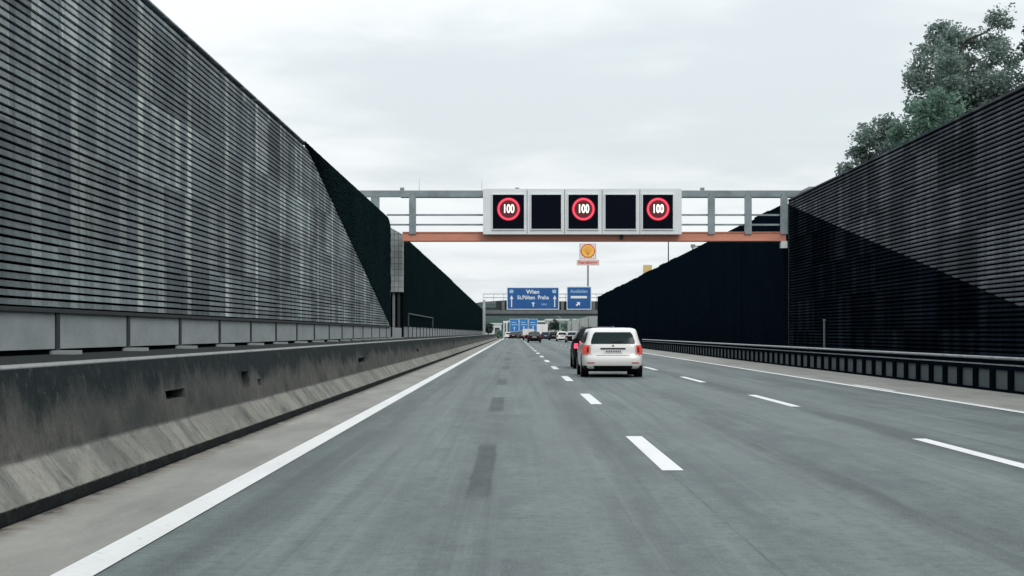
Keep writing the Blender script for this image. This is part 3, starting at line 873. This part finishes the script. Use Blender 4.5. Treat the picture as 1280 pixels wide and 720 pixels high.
def tree(name, label, cx, d, clumps, leaf, lsize, dens, depth, group, seed, twig=True, base_z=0):
    """clumps: (offset x, height z, radius) of the leaf masses on the ends of the limbs"""
    rnd = random.Random(seed)
    t = thing(name, label, 'tree', (cx, d, base_z), 0, group)
    tb, lb = MB(), MB()
    g_ = lambda q: max(-1.55 * q, min(1.55 * q, rnd.gauss(0, q)))
    top = max(c[1] for c in clumps)
    low = min(c[1] - c[2] for c in clumps)
    h0 = low * .8
    tb.tube((0, 0, 0), (0, 0, h0), .03 * top * .6 + .08, .02 * top * .6 + .06, 10)
    prev = Vector((0, 0, h0))
    spine = [prev]
    for k in range(1, 6):
        p = Vector((rnd.uniform(-.3, .3), rnd.uniform(-.3, .3), h0 + (top * .93 - h0) * k / 5))
        r = (.02 * top * .6 + .06) * (1 - k / 6.5)
        tb.tube(prev, p, r + .02, r, 8); prev = p; spine.append(p)
    for (ox, oz, rad) in clumps:
        c = Vector((ox, rnd.uniform(-depth, depth), oz))
        s = min(spine, key=lambda q: abs(q.z - (oz - rad * 1.4)))
        mid = (s + c) / 2 + Vector((rnd.uniform(-.3, .3), rnd.uniform(-.3, .3), -.15 * rad))
        tb.tube(s, mid, .07, .05, 6); tb.tube(mid, c, .05, .02, 6)
        # several sprays per clump so the outline stays ragged and gaps remain
        ns = max(7, int(rad * rad * 15))
        for q in range(ns):
            while True:
                v = Vector((rnd.uniform(-1, 1), rnd.uniform(-1, 1), rnd.uniform(-1, 1)))
                if v.length < 1: break
            sp = c + v * rad * (.95 if rnd.random() < .85 else 1.22)
            if twig and q < 6: tb.tube(c, sp, .018, .006, 4)
            sr = rnd.uniform(.22, .42) * (.6 + .4 * min(1.2, rad))
            for l in range(int(dens * rnd.uniform(.6, 1.3))):
                p = sp + Vector((g_(sr), g_(sr), g_(sr * .7)))
                u = Vector((rnd.gauss(0, 1), rnd.gauss(0, 1), rnd.gauss(0, .7))).normalized()
                w = u.cross(Vector((rnd.gauss(0, 1), rnd.gauss(0, 1), rnd.gauss(0, 1)))).normalized()
                a = lsize * rnd.uniform(.6, 1.25); b = a * rnd.uniform(.4, .6)
                lb.quad(p - u * a, p + w * b - u * a * .1, p + u * a, p - w * b - u * a * .1)
    tb.build('trunk', bark, t)
    lb.build('crown', leaf, t)
    return t
def clumps_px(lst, px0, d):
    s = d / F
    return [((px - px0) * s, CH + (HY - py) * s, r * s) for px, py, r in lst]
d = 80
tree('broadleaf_tree', 'tallest silver-green broadleaf tree above the right wall', (1205 - VX) * d / F, d,
     clumps_px([ (1193, 23, 12), (1191, 42, 14), (1202, 58, 15), (1176, 57, 9), (1240, 33, 12), (1232, 52, 14), (1255, 58, 13), (1218, 76, 16), (1160, 66, 13), (1146, 84, 13),
                (1172, 84, 19), (1196, 92, 22), (1240, 80, 22), (1264, 86, 18), (1150, 108, 20), (1132, 106, 9), (1180, 116, 25), (1215, 114, 27), (1250, 112, 26), (1276, 112, 20),
                (1212, 128, 24), (1205, 112, 22), (1222, 102, 20), (1228, 126, 24), (1192, 132, 22), (1244, 98, 20), (1200, 140, 30), (1240, 140, 30), (1216, 48, 13), (1222, 62, 14), (1275, 140, 25), (1170, 145, 22), (1215, 165, 30), (1180, 170, 30)], 1205, d), leaf_a, .112, 80, 2.6, 'trees behind the right wall', 3)
d = 76
tree('broadleaf_tree', 'pale green bushy tree in front of the tallest tree', (1158 - VX) * d / F, d,
     clumps_px([(1152, 130, 15), (1170, 128, 15), (1140, 146, 15), (1160, 150, 20), (1185, 142, 16), (1128, 160, 12), (1150, 175, 20), (1175, 170, 20)], 1158, d), leaf_b, .108, 78, 1.4, 'trees behind the right wall', 5)
d = 79
tree('broadleaf_tree', 'lowest dark green tree at the left end of the group above the right wall', (1098 - VX) * d / F, d,
     clumps_px([(1080, 176, 11), (1092, 164, 11), (1108, 160, 11), (1122, 166, 12), (1100, 178, 14), (1085, 192, 13), (1110, 190, 15), (1074, 190, 7), (1095, 205, 14), (1062, 212, 6), (1125, 185, 14)], 1098, d), leaf_a, .108, 75, 1.2, 'trees behind the right wall', 8)
d = 78
tree('broadleaf_tree', 'dark tree only entering the frame at the upper right edge', (1312 - VX) * d / F, d,
     clumps_px([(1292, 44, 13), (1291, 62, 12), (1315, 40, 22), (1330, 80, 30), (1300, 110, 22), (1310, 130, 30)], 1312, d), leaf_c, .13, 60, 2.0, 'trees behind the right wall', 9)

# ------------------------------------------------------------------ distant buildings, wall and trees past the walls
pale_wall = worn('pale_concrete', (.42, .44, .42), .8, .15, .3)
win_dark = worn('dark_glazing', (.02, .028, .032), .3)
roof_pale = worn('pale_sheet_roof', (.55, .58, .58), .5, .08, .3)
cw = thing('concrete_wall', 'pale rising concrete wall just past the end of the black right wall', 'wall', (14.5, 320, 0))
org = cw.location.copy()
MB().hexa([(18.5, 292, -1), (18.9, 292, -1), (12.9, 372, -1), (12.4, 372, -1)], [(18.5, 292, 5.4), (18.9, 292, 5.4), (12.9, 372, 3.9), (12.4, 372, 3.9)]).build('wall', pale_wall, cw, origin=org)
for q in range(5):
    tt = (q + .5) / 5; x = 18.5 + (12.4 - 18.5) * tt; y = 292 + 80 * tt
    MB().box(x - .45, x - .08, y - .3, y + .3, -1, 5.2 - 1.5 * tt).build('buttress', pale_wall, cw, origin=org)
def building(name, label, x0, x1, y0, y1, h, wallm, floors, nwin, roofm=roof_pale, cat='building', over=.3):
    b = zg((y0 + y1) / 2) - .3
    t = thing(name, label, cat, ((x0 + x1) / 2, y0, b))
    org = t.location.copy()
    MB().box(x0, x1, y0, y1, b, b + h).build('wall', wallm, t, origin=org)
    MB().box(x0 - over, x1 + over, y0 - over, y1 + over, b + h + .003, b + h + .6).build('roof', roofm, t, origin=org)
    for f in range(floors):
        for k in range(nwin):
            w = (x1 - x0) / nwin
            xa = x0 + w * (k + .2); fh = h / floors
            MB().box(xa, xa + w * .6, y0 - .06, y0 - .003, b + fh * f + fh * .3, b + fh * f + fh * .75).build('window', win_dark, t, origin=org)
    return t
building('warehouse', 'low white warehouse with dark openings behind the far blue signs', fx(673), fx(690), 590, 610, 8.0, pale_wall, 1, 3)
building('warehouse', 'long pale two-storey shed right of the white lorry', 10.5, 26, 520, 545, 8.6, pale_wall, 2, 6)
building('office_block', 'pale low building left of the farthest gantry behind the barrier', -17, -5.2, 620, 640, 9.6, roof_pale, 2, 4)
def far_tree(label, px, py_top, r_px, d, leaf, seed, grp):
    s = d / F; b = zg(d)
    zt = CH + (HY - py_top) * s - b; r = r_px * s
    cl = [(0, zt - r * .5, r * .5), (-r * .55, zt - r * 1.1, r * .6), (r * .55, zt - r * 1.0, r * .6), (0, zt - r * 1.5, r * .8), (-r * .4, zt - r * 2, r * .6), (r * .5, zt - r * 2, r * .6)]
    cl = [(a, max(b_, .6), c_) for a, b_, c_ in cl]
    tree('round_tree', label, (px - VX) * s, d, cl, leaf, .3, 14, r * .5, grp, seed, twig=False, base_z=b)
G = 'small trees along the far motorway'
far_tree('dark round tree right of the white lorry, before the warehouse', 694, 399, 6, 480, leaf_c, 21, G)
far_tree('pale green tree beyond the light car in the right lane', 706, 401, 5.5, 440, leaf_b, 22, G)
far_tree('green tree in front of the pale concrete wall end', 715, 399, 5, 400, leaf_a, 23, G)
far_tree('dark bush beside the left leg of the walkway gantry', 610.5, 404, 4.5, 330, leaf_c, 24, G)
far_tree('grey green shrub left of the farthest gantry frame', 623, 412, 4, 380, leaf_a, 25, G)
far_tree('small dark tree between the far blue signs and warehouse', 681, 406, 4, 520, leaf_c, 26, G)
def lamp_post(label, px, d, h, flip):
    s = d / F
    t = thing('street_lamp', label, 'street lamp', ((px - VX) * s, d, zg(d)), 0, 'lamp posts along the far motorway')
    MB().tube((0, 0, 0), (0, 0, h), .11, .07, 8).build('pole', pale_steel, t)
    MB().tube((0, 0, h), (flip * 1.2, 0, h + .25), .05, .04, 6).build('arm', pale_steel, t)
    MB().box(flip * 1.2 - .3, flip * 1.2 + .3, -.12, .12, h + .2, h + .33).build('lamp_head', pale_steel, t)
lamp_post('thin pale lamp post right of the farthest blue signs', 700, 420, 6.5, -1)
lamp_post('thin pale lamp post behind the white estate car roof', 734, 300, 4.6, 1)

# ------------------------------------------------------------------ vehicles
def paint_mat(name, c, rough=.3, coat=.6):
    M = Mat(name, c, rough)
    n = M.noise(M.obj(), 3, 5, .6)
    Z = M.xyz(M.obj())[2]
    dirt = M.math('MULTIPLY', M.remap(Z, .2, .6, .5, 0), M.remap(n, .3, .7, .3, 1))
    M.color(M.mix(dirt, c, tuple(v * .65 + .008 for v in c)))
    if max(c) < .1: M.p.inputs['Specular IOR Level'].default_value = .15
    M.p.inputs['Coat Weight'].default_value = coat
    M.p.inputs['Coat Roughness'].default_value = .08
    return M.m
white_paint = paint_mat('white_car_paint', (.80, .79, .77))
black_paint = paint_mat('black_car_paint', (.003, .004, .0055), .55, .1)
grey_paint = paint_mat('dark_grey_car_paint', (.016, .019, .024), .5, .15)
silver_paint = paint_mat('silver_car_paint', (.42, .44, .46))
blue_paint = paint_mat('dark_blue_car_paint', (.015, .03, .06))
glass_m = Mat('tinted_glass', (.003, .015, .017), .12, spec=.2).m
rubber = worn('tyre_rubber', (.012, .012, .013), .85, .2, 6)
rim_m = worn('alloy_rim', (.35, .36, .37), .35, .15, 6, .8)
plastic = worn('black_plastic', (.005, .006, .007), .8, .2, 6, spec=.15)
under_m = worn('underbody', (.006, .006, .007), .9, spec=.1)
plate_m = worn('plate_white', (.72, .73, .74), .4, .05, 6)
ink = worn('dark_ink', (.02, .02, .022), .6, .1, 6)
M = Mat('tail_lamp_red', (.42, .06, .045), .25); M.emit((1, .16, .11), .3); lamp_red = M.m
M = Mat('tail_lamp_dark', (.16, .015, .015), .2); M.emit((1, .05, .05), .08); lamp_dark = M.m
M = Mat('tail_lamp_lit', (.6, .03, .06), .2); M.emit((1, .1, .2), 1.1); lamp_lit = M.m
refl_m = worn('red_reflector', (.4, .04, .03), .3, .1, 6)

# plan contours stacked by height: (z, half width, rear y, front y)
SHELL = dict(
    estate=[(.24,.79,.12,4.34),(.29,.835,.05,4.42),(.36,.85,.012,4.47),(.46,.857,0,4.5),(.55,.857,.004,4.5),(.60,.856,.03,4.49),(.64,.856,.055,4.46),(.74,.85,.06,4.36),(.84,.835,.07,4.0),
            (.90,.82,.085,3.55),(.94,.80,.10,3.24),(1.02,.772,.135,3.05),(1.12,.742,.18,2.9),(1.22,.715,.235,2.74),(1.30,.69,.285,2.6),(1.345,.663,.335,2.48),(1.373,.61,.41,2.32),(1.39,.52,.54,2.12),(1.398,.33,.8,1.9)],
    suv=[(.27,.80,.12,4.22),(.33,.85,.05,4.32),(.42,.868,.01,4.38),(.54,.872,0,4.4),(.62,.87,.03,4.38),(.7,.868,.05,4.34),(.84,.855,.06,4.1),(.94,.835,.08,3.5),
         (1.0,.81,.1,3.15),(1.1,.775,.15,2.98),(1.22,.735,.215,2.8),(1.32,.695,.28,2.64),(1.39,.65,.35,2.5),(1.43,.58,.44,2.35),(1.455,.46,.58,2.1),(1.465,.32,.8,1.9)],
    hatch=[(.24,.79,.12,3.86),(.3,.84,.04,3.95),(.42,.86,0,4.0),(.55,.86,.01,4.0),(.64,.858,.05,3.95),(.76,.85,.06,3.8),(.88,.83,.08,3.3),(.95,.8,.12,2.95),(1.08,.755,.24,2.72),(1.22,.70,.40,2.5),
           (1.34,.645,.56,2.26),(1.4,.58,.68,2.1),(1.435,.47,.85,1.9),(1.45,.32,1.1,1.7)],
    saloon=[(.24,.79,.12,4.44),(.3,.85,.04,4.54),(.42,.87,0,4.6),(.55,.87,.01,4.6),(.64,.868,.03,4.56),(.78,.855,.05,4.3),(.88,.84,.08,3.7),(.93,.81,.2,3.3),(.95,.775,.55,3.18),(1.08,.735,.82,2.98),(1.22,.69,1.1,2.74),
            (1.32,.64,1.32,2.54),(1.38,.56,1.5,2.36),(1.41,.44,1.7,2.2),(1.42,.3,1.9,2.1)])
WHEELS = dict(estate=(.92, 3.6, .31), suv=(.84, 3.48, .34), hatch=(.72, 3.18, .31), saloon=(.95, 3.66, .32))
FX = [0, .3, .6, .8, .9, .95, .98]
FY = [.965, .9, .75, .5, .25, 0]
NEX = 11.0

def make_car(name, label, paint, kind='estate', loc=(0, 0, 0), lamp=None, group=None, rz=0):
    """rear at y=0, bonnet towards +y"""
    lamp = lamp or lamp_red
    LV = SHELL[kind]; ra, fa, wr = WHEELS[kind]
    def lev(z):
        if z <= LV[0][0]: return LV[0][1:]
        for a, b in zip(LV, LV[1:]):
            if z <= b[0]:
                f = (z - a[0]) / (b[0] - a[0]); return tuple(a[i] + (b[i] - a[i]) * f for i in (1, 2, 3))
        return LV[-1][1:]
    def rear(z, fx, off=0.0):          # point on the tail at a fraction of the half width
        w_, yr, yf = lev(z); b = (yf - yr) / 2
        g = (1 - min(1, abs(fx)) ** NEX) ** (1 / NEX)
        return (w_ * fx + off * fx * 1.0, (yr + yf) / 2 - b * g - off, z)
    def side(z, y, s, off=0.0):        # point on the flank at a distance y along the car
        w_, yr, yf = lev(z); b = (yf - yr) / 2
        q = min(1, abs(y - (yr + yf) / 2) / b)
        return (s * (w_ * (1 - q ** NEX) ** (1 / NEX) + off), y, z)
    W = max(l[1] for l in LV); H = LV[-1][0]; L_ = max(l[3] for l in LV)
    t = thing(name, label, 'car', loc, rz, group)
    rings = []
    for (z, w_, yr, yf) in LV:
        yc, b = (yr + yf) / 2, (yf - yr) / 2
        g = lambda q: (1 - q ** NEX) ** (1 / NEX)
        rr = [(f * w_, yc - b * g(abs(f))) for f in [-v for v in FX[:0:-1]] + FX]
        sr = [(w_ * g(f), yc - b * f) for f in FY] + [(w_ * g(f), yc + b * f) for f in FY[-2::-1]]
        fr = [(f * w_, yc + b * g(abs(f))) for f in [v for v in FX[:0:-1]] + [-v for v in FX]]
        sl = [(-x, y) for x, y in sr[::-1]]
        rings.append([(x, y, z) for x, y in rr + sr + fr + sl])
    body = MB().loft(rings)
    body.build('body', paint, t, smooth=True)
    def patch(rows, nm, mat, parent=t, thick=.012, smooth=True):
        """rows of points (equal lengths) -> a thin shell lying on the body"""
        m = MB()
        vs = [[m.bm.verts.new(p) for p in r] for r in rows]
        for a, b in zip(vs, vs[1:]):
            for i in range(len(a) - 1): m.bm.faces.new((a[i], a[i+1], b[i+1], b[i]))
        ret = bmesh.ops.extrude_face_region(m.bm, geom=list(m.bm.faces))
        cen = Vector((0, L_ / 2, .7))
        for v in [g for g in ret['geom'] if isinstance(g, bmesh.types.BMVert)]:
            d = cen - v.co; d.z *= .2; d = d.normalized(); v.co += d * (thick + .02)
        return m.build(nm, mat, parent, smooth=smooth)
    zb_ = next(l[0] for l in LV if l[3] - l[2] < L_ * .74)      # waist line
    zt_ = H - .115
    # rear window with rounded corners, a wide white frame round it
    n = 9; rows = []
    wz0, wz1 = zb_ + .0, zt_ - .015
    for k in range(n):
        v = k / (n - 1); z = wz0 + (wz1 - wz0) * v
        sh = .80 - .05 * v - (.05 if k in (0, n - 1) else .018 if k in (1, n - 2) else 0)
        rows.append([rear(z, sh * u, .007) for u in (-1, -.9, -.7, -.4, 0, .4, .7, .9, 1)])
    patch(rows, 'rear_window', glass_m)
    for s in (-1, 1):
        for (a, b_) in ((.30, 1.05), (1.12, 1.95), (2.02, 2.75)):
            rows = []
            for k in range(6):
                v = k / 5; z = zb_ + .03 + (zt_ - zb_ - .05) * v
                w_, yr, yf = lev(z)
                y0 = max(a + (.0 if a > .5 else 0) , yr + .17); y1 = min(b_, yf - .22)
                if y1 - y0 < .05: y1 = y0 + .05
                ins = .03 if k in (0, 5) else 0
                rows.append([side(z, y0 + ins + (y1 - y0 - 2 * ins) * u, s, .005) for u in (0, .25, .5, .75, 1)])
            patch(rows, 'side_window', glass_m)
    rows = []
    for k in range(6):
        z = zb_ + .04 + (zt_ - zb_ - .05) * k / 5; w_, yr, yf = lev(z)
        rows.append([(w_ * .86 * u, (yr + yf) / 2 + (yf - yr) / 2 * (1 - abs(.86 * u) ** NEX) ** (1 / NEX) + .006, z) for u in (-1, -.6, 0, .6, 1)])
    patch(rows, 'windscreen', glass_m)
    # wheels in dark arches
    for s in (-1, 1):
        for wy in (ra, fa):
            ring = lambda x, r: [(x, wy + r * math.cos(2*math.pi*k/24), wr + r * math.sin(2*math.pi*k/24)) for k in range(24)]
            xo = s * (W + .002)
            arch = MB().loft([ring(s * (W + .0035), wr + .055), ring(s * (W - .2), wr + .055)]).build('wheel_arch', under_m, t)
            ty = MB(); x0 = s * (W + .008); x1 = s * (W - .2)
            ty.loft([ring(x0, wr * .8), ring(x0, wr * .95), ring(x0 - s * .02, wr), ring(x1 + s * .02, wr), ring(x1, wr * .95)])
            w_ = ty.build('wheel', rubber, t, smooth=True)
            MB().loft([ring(x0 + s * .004, wr * .66), ring(x0 - s * .02, wr * .6)]).build('rim', rim_m, w_)
    MB().box(-W + .12, W - .12, .22, L_ - .3, .17, .3).build('underbody', under_m, t)
    # tail lamps wrapping round the corners
    for s in (-1, 1):
        z0, z1 = zb_ - .29, zb_ - .035
        rows, cell = [], []
        for k in range(6):
            v = k / 5; z = z0 + (z1 - z0) * v
            inn = .76 + (.03 if k == 0 else 0) + .015 * v
            ln = .20 + .1 * v - (.05 if k in (0, 5) else 0)
            yr = lev(z)[1]
            rows.append([rear(z, s * f, .008) for f in (inn, .84, .9, .95, .98)] + [side(z, yr + .22 + ln * u, s, .008) for u in (.1, .6, 1)])
            if 1 <= k <= 4: cell.append([rear(z, s * f, .012) for f in (inn + .02, .82, .86)])
        l_ = patch(rows, 'tail_lamp', lamp)
        patch(cell, 'lamp_cell', lamp_dark, l_)
        patch([[rear(z, s * f, .006) for f in (.60, .72, .84)] for z in (.395, .425)], 'reflector', refl_m)
        mr = MB().box(min(s * (W - .02), s * (W + .16)), max(s * (W - .02), s * (W + .16)), 2.62, 2.74, zb_ + .0, zb_ + .13).bevel(.035, 3)
        mr.build('mirror', plastic, t, smooth=True)
    # tailgate details
    patch([[side(z, lev(z)[1] + .3, -1, .006)] + [rear(z, f, .006) for f in (-.98, -.95, -.9, -.6, -.2, .2, .6, .9, .95, .98)] + [side(z, lev(z)[1] + .3, 1, .006)] for z in (LV[0][0] - .02, LV[0][0] + .015, LV[1][0], LV[2][0] - .03)], 'skirt_and_shadow', plastic)  # black skirt, extended to paint in the shadow under the bumper
    patch([[rear(z, f, .004) for f in (-.86, -.5, 0, .5, .86)] for z in (.612, .622)], 'tailgate_seam', under_m, thick=.002)
    for s in (-1, 1):
        patch([[rear(z, s * f, .004) for f in (.742, .752)] for z in (.625, .7, .8, zb_ - .02)], 'tailgate_seam', under_m, thick=.002)
    pz = zb_ - .225
    yq = rear(pz, 0)[1]
    MB().box(-.35, .35, yq - .012, yq + .05, pz + .075, pz + .112).bevel(.01, 1).build('handle_strip_shadow', plastic, t)  # dark bar paints the shadow under the handle strip
    pl = MB().box(-.26, .26, yq - .01, yq + .06, pz - .045, pz + .065).build('number_plate', plate_m, t)
    mb = MB(); x = -.2
    rn = random.Random(name + label)
    while x < .2:
        w = rn.uniform(.028, .05); mb.box(x, x + w * .75, yq - .014, yq - .0101, pz - .012, pz + .042); x += w + .012
    mb.build('plate_marks', ink, pl)
    ye = rear(pz + .17, 0)[1]
    MB().tube((0, ye - .008, pz + .17), (0, ye + .03, pz + .17), .032, .032, 16).build('emblem', rim_m, t)
    if kind in ('estate', 'suv'):
        rx = lev(H - .03)[0] - .03
        for s in (-1, 1):
            MB().box(s * rx - .018, s * rx + .018, .75, 2.15, H - .035, H + .015).bevel(.012, 2).build('roof_rail', rim_m if kind == 'suv' else plastic, t)
        MB().tube((0, .95, H - .01), (0, .8, H + .11), .008, .004, 6).build('aerial', plastic, t)
    ya_, yb_ = rear(zb_ + .03, 0)[1], rear(zb_ + .08, .35)[1]
    MB().tube((0, ya_ - .015, zb_ + .03), (.28, yb_ - .015, zb_ + .08), .009, .006, 6).build('rear_wiper', plastic, t)
    return t

def lane_car(px, d): return ((px - VX) * d / F, d, zg(d))
dW = 44.6
make_car('estate_car', 'white estate car nearest ahead in the middle lane, red tail lamps', white_paint, 'estate', lane_car(766.5, dW))
dB = 55.0
make_car('dark_suv', 'black car with lit pinkish tail lamp half hidden by the white estate', black_paint, 'suv', (2.93, dB, 0), lamp_lit)
GV = 'distant cars ahead on the motorway'
make_car('saloon_car', 'dark car directly in front of the white van, middle lane far ahead', black_paint, 'saloon', lane_car(668, 205), lamp_dark, group=GV)
make_car('hatchback_car', 'white car in the right lane left of the black car', white_paint, 'hatch', lane_car(703, 232), lamp_dark, group=GV)
make_car('hatchback_car', 'silver car with dark rear window next to the black car roof', silver_paint, 'hatch', lane_car(715.5, 205), lamp_dark, group=GV)
make_car('hatchback_car', 'dark grey car left of the white right-lane car', grey_paint, 'hatch', lane_car(692, 275), lamp_dark, group=GV)
make_car('hatchback_car', 'dark blue car just right of the white lorry', blue_paint, 'hatch', lane_car(682, 285), lamp_dark, group=GV)
make_car('saloon_car', 'tiny dark car at the crest in the left lane', black_paint, 'saloon', lane_car(641.5, 345), lamp_dark, group=GV)
make_car('saloon_car', 'tiny white car at the crest beside the left edge line', white_paint, 'hatch', lane_car(635.5, 352), lamp_dark, group=GV)
make_car('saloon_car', 'tiny dark car left of the white van near the crest', grey_paint, 'saloon', lane_car(653.5, 320), lamp_dark, group=GV)

def make_lorry(name, label, loc, w, h, L_, paint, cat):
    t = thing(name, label, cat, loc)
    MB().box(-w/2, w/2, 0, L_ * .72, .85, h).bevel(.05, 2).build('cargo_box', paint, t)
    MB().hexa([(-w*.47, L_*.74, .5), (w*.47, L_*.74, .5), (w*.47, L_, .5), (-w*.47, L_, .5)], [(-w*.45, L_*.74, h*.85), (w*.45, L_*.74, h*.85), (w*.45, L_*.93, h*.85), (-w*.45, L_*.93, h*.85)]).bevel(.06, 2).build('cab', paint, t)
    MB().box(-w*.4, w*.4, .1, L_*.95, .5, .84).build('chassis', under_m, t)
    mb = MB(); mb.box(-.012, .012, -.01, 0.0, 1.0, h - .15); mb.build('door_seam', plastic, t)
    for s in (-1, 1):
        MB().box(s*w*.38 - .12, s*w*.38 + .12, -.02, .06, .62, .78).build('tail_lamp', lamp_red, t)
        for wy in (L_*.15, L_*.85):
            ring = lambda x, r: [(x, wy + r * math.cos(2*math.pi*k/20), .45 + r * math.sin(2*math.pi*k/20)) for k in range(20)]
            MB().loft([ring(s*w*.5, .4), ring(s*w*.5 - s*.03, .45), ring(s*w*.36, .45)]).build('wheel', rubber, t, smooth=True)
    MB().box(-w*.45, w*.45, .0, .08, .42, .52).build('underrun_bar', steel_dark, t)
    return t
truck_white = worn('white_box_body', (.78, .76, .75), .45, .06, .8)
make_lorry('box_lorry', 'white box lorry beyond the small dark car, middle lanes', lane_car(678, 318), 2.1, 2.95, 7.5, truck_white, 'lorry')
make_lorry('panel_van', 'white van just left of the white box lorry', lane_car(660.5, 262), 1.85, 1.9, 4.8, truck_white, 'van')

# ------------------------------------------------------------------ sky, sun, camera
SUN_EL, SUN_AZ = 42, 155      # azimuth measured clockwise from +y (behind the camera, to the right)
w = bpy.data.worlds.new('World'); sc.world = w; w.use_nodes = True
nt = w.node_tree; nt.nodes.clear()
out = nn(nt, 'ShaderNodeOutputWorld')
sky = nn(nt, 'ShaderNodeTexSky', sky_type='NISHITA', sun_disc=False)
sky.sun_elevation = R(SUN_EL); sky.sun_rotation = R(SUN_AZ); sky.air_density = 1.5; sky.dust_density = 4; sky.ozone_density = 1
bg1 = nn(nt, 'ShaderNodeBackground'); bg1.inputs[1].default_value = .08
nt.links.new(sky.outputs[0], bg1.inputs[0])
tc = nn(nt, 'ShaderNodeTexCoord')
sep = nn(nt, 'ShaderNodeSeparateXYZ'); nt.links.new(tc.outputs['Generated'], sep.inputs[0])
def wm(op, a, b=None, clamp=False):
    n = nn(nt, 'ShaderNodeMath', operation=op, use_clamp=clamp)
    for i, v in enumerate((a, b)):
        if v is None: continue
        if isinstance(v, (int, float)): n.inputs[i].default_value = v
        else: nt.links.new(v, n.inputs[i])
    return n.outputs[0]
def wr_(v, a, b, c, d, sm=True):
    n = nn(nt, 'ShaderNodeMapRange'); 
    if sm: n.interpolation_type = 'SMOOTHSTEP'
    nt.links.new(v, n.inputs[0])
    for i, k in enumerate((a, b, c, d)): n.inputs[i + 1].default_value = k
    return n.outputs[0]
zc = wm('MAXIMUM', sep.outputs[2], .0)
den = wm('ADD', zc, .11)
cu = nn(nt, 'ShaderNodeCombineXYZ')
nt.links.new(wm('DIVIDE', sep.outputs[0], den), cu.inputs[0]); nt.links.new(wm('DIVIDE', sep.outputs[1], den), cu.inputs[1])
def wn(scale, det, rough, off, dist=.3):
    ad = nn(nt, 'ShaderNodeVectorMath', operation='ADD'); nt.links.new(cu.outputs[0], ad.inputs[0]); ad.inputs[1].default_value = off
    n = nn(nt, 'ShaderNodeTexNoise'); nt.links.new(ad.outputs[0], n.inputs['Vector'])
    n.inputs['Scale'].default_value = scale; n.inputs['Detail'].default_value = det; n.inputs['Roughness'].default_value = rough; n.inputs['Distortion'].default_value = dist
    return n.outputs['Fac']
cl = wm('ADD', wm('MULTIPLY', wn(.7, 4, .5, (3.1, 1.2, 0)), .68), wm('MULTIPLY', wn(2.0, 5, .55, (0, 7.7, 2)), .32))
shade = wr_(cl, .39, .6, .0, 1.0)
# CIE-like overcast: zenith brighter than horizon
grad = wr_(zc, 0, 1, 1.0, 1.55, False)
mixc = nn(nt, 'ShaderNodeMix', data_type='RGBA'); nt.links.new(shade, mixc.inputs[0])
mixc.inputs[6].default_value = (.745, .81, .845, 1); mixc.inputs[7].default_value = (.97, 1.01, 1.03, 1)
bg2 = nn(nt, 'ShaderNodeBackground'); nt.links.new(mixc.outputs[2], bg2.inputs[0]); nt.links.new(grad, bg2.inputs[1])
ms = nn(nt, 'ShaderNodeMixShader'); ms.inputs[0].default_value = .9
nt.links.new(bg1.outputs[0], ms.inputs[1]); nt.links.new(bg2.outputs[0], ms.inputs[2]); nt.links.new(ms.outputs[0], out.inputs[0])

sun = bpy.data.lights.new('sun', 'SUN'); sun.energy = 1.2; sun.angle = R(25); sun.color = (1, .97, .93)
so = bpy.data.objects.new('sun', sun); col.objects.link(so)
az = R(SUN_AZ); el = R(SUN_EL)
dirv = Vector((math.sin(az) * math.cos(el), math.cos(az) * math.cos(el), math.sin(el)))
so.rotation_euler = dirv.to_track_quat('Z', 'Y').to_euler()
so.location = dirv * 50

cam = bpy.data.cameras.new('camera'); co = bpy.data.objects.new('camera', cam); col.objects.link(co)
co.location = (0, 0, CH); co.rotation_euler = (R(90), 0, 0)
cam.sensor_width = 36; cam.lens = F / 1280 * 36
cam.shift_x = -(VX - 640) / 1280; cam.shift_y = (HY - 360) / 1280
cam.clip_start = .1; cam.clip_end = 20000
sc.camera = co
sc.view_settings.view_transform = 'Standard'; sc.view_settings.look = 'None'
sc.view_settings.gamma = 1; sc.view_settings.exposure = 0
sc.view_settings.use_curve_mapping = False
sc.cycles.use_denoising = True
sc.cycles.max_bounces = 6
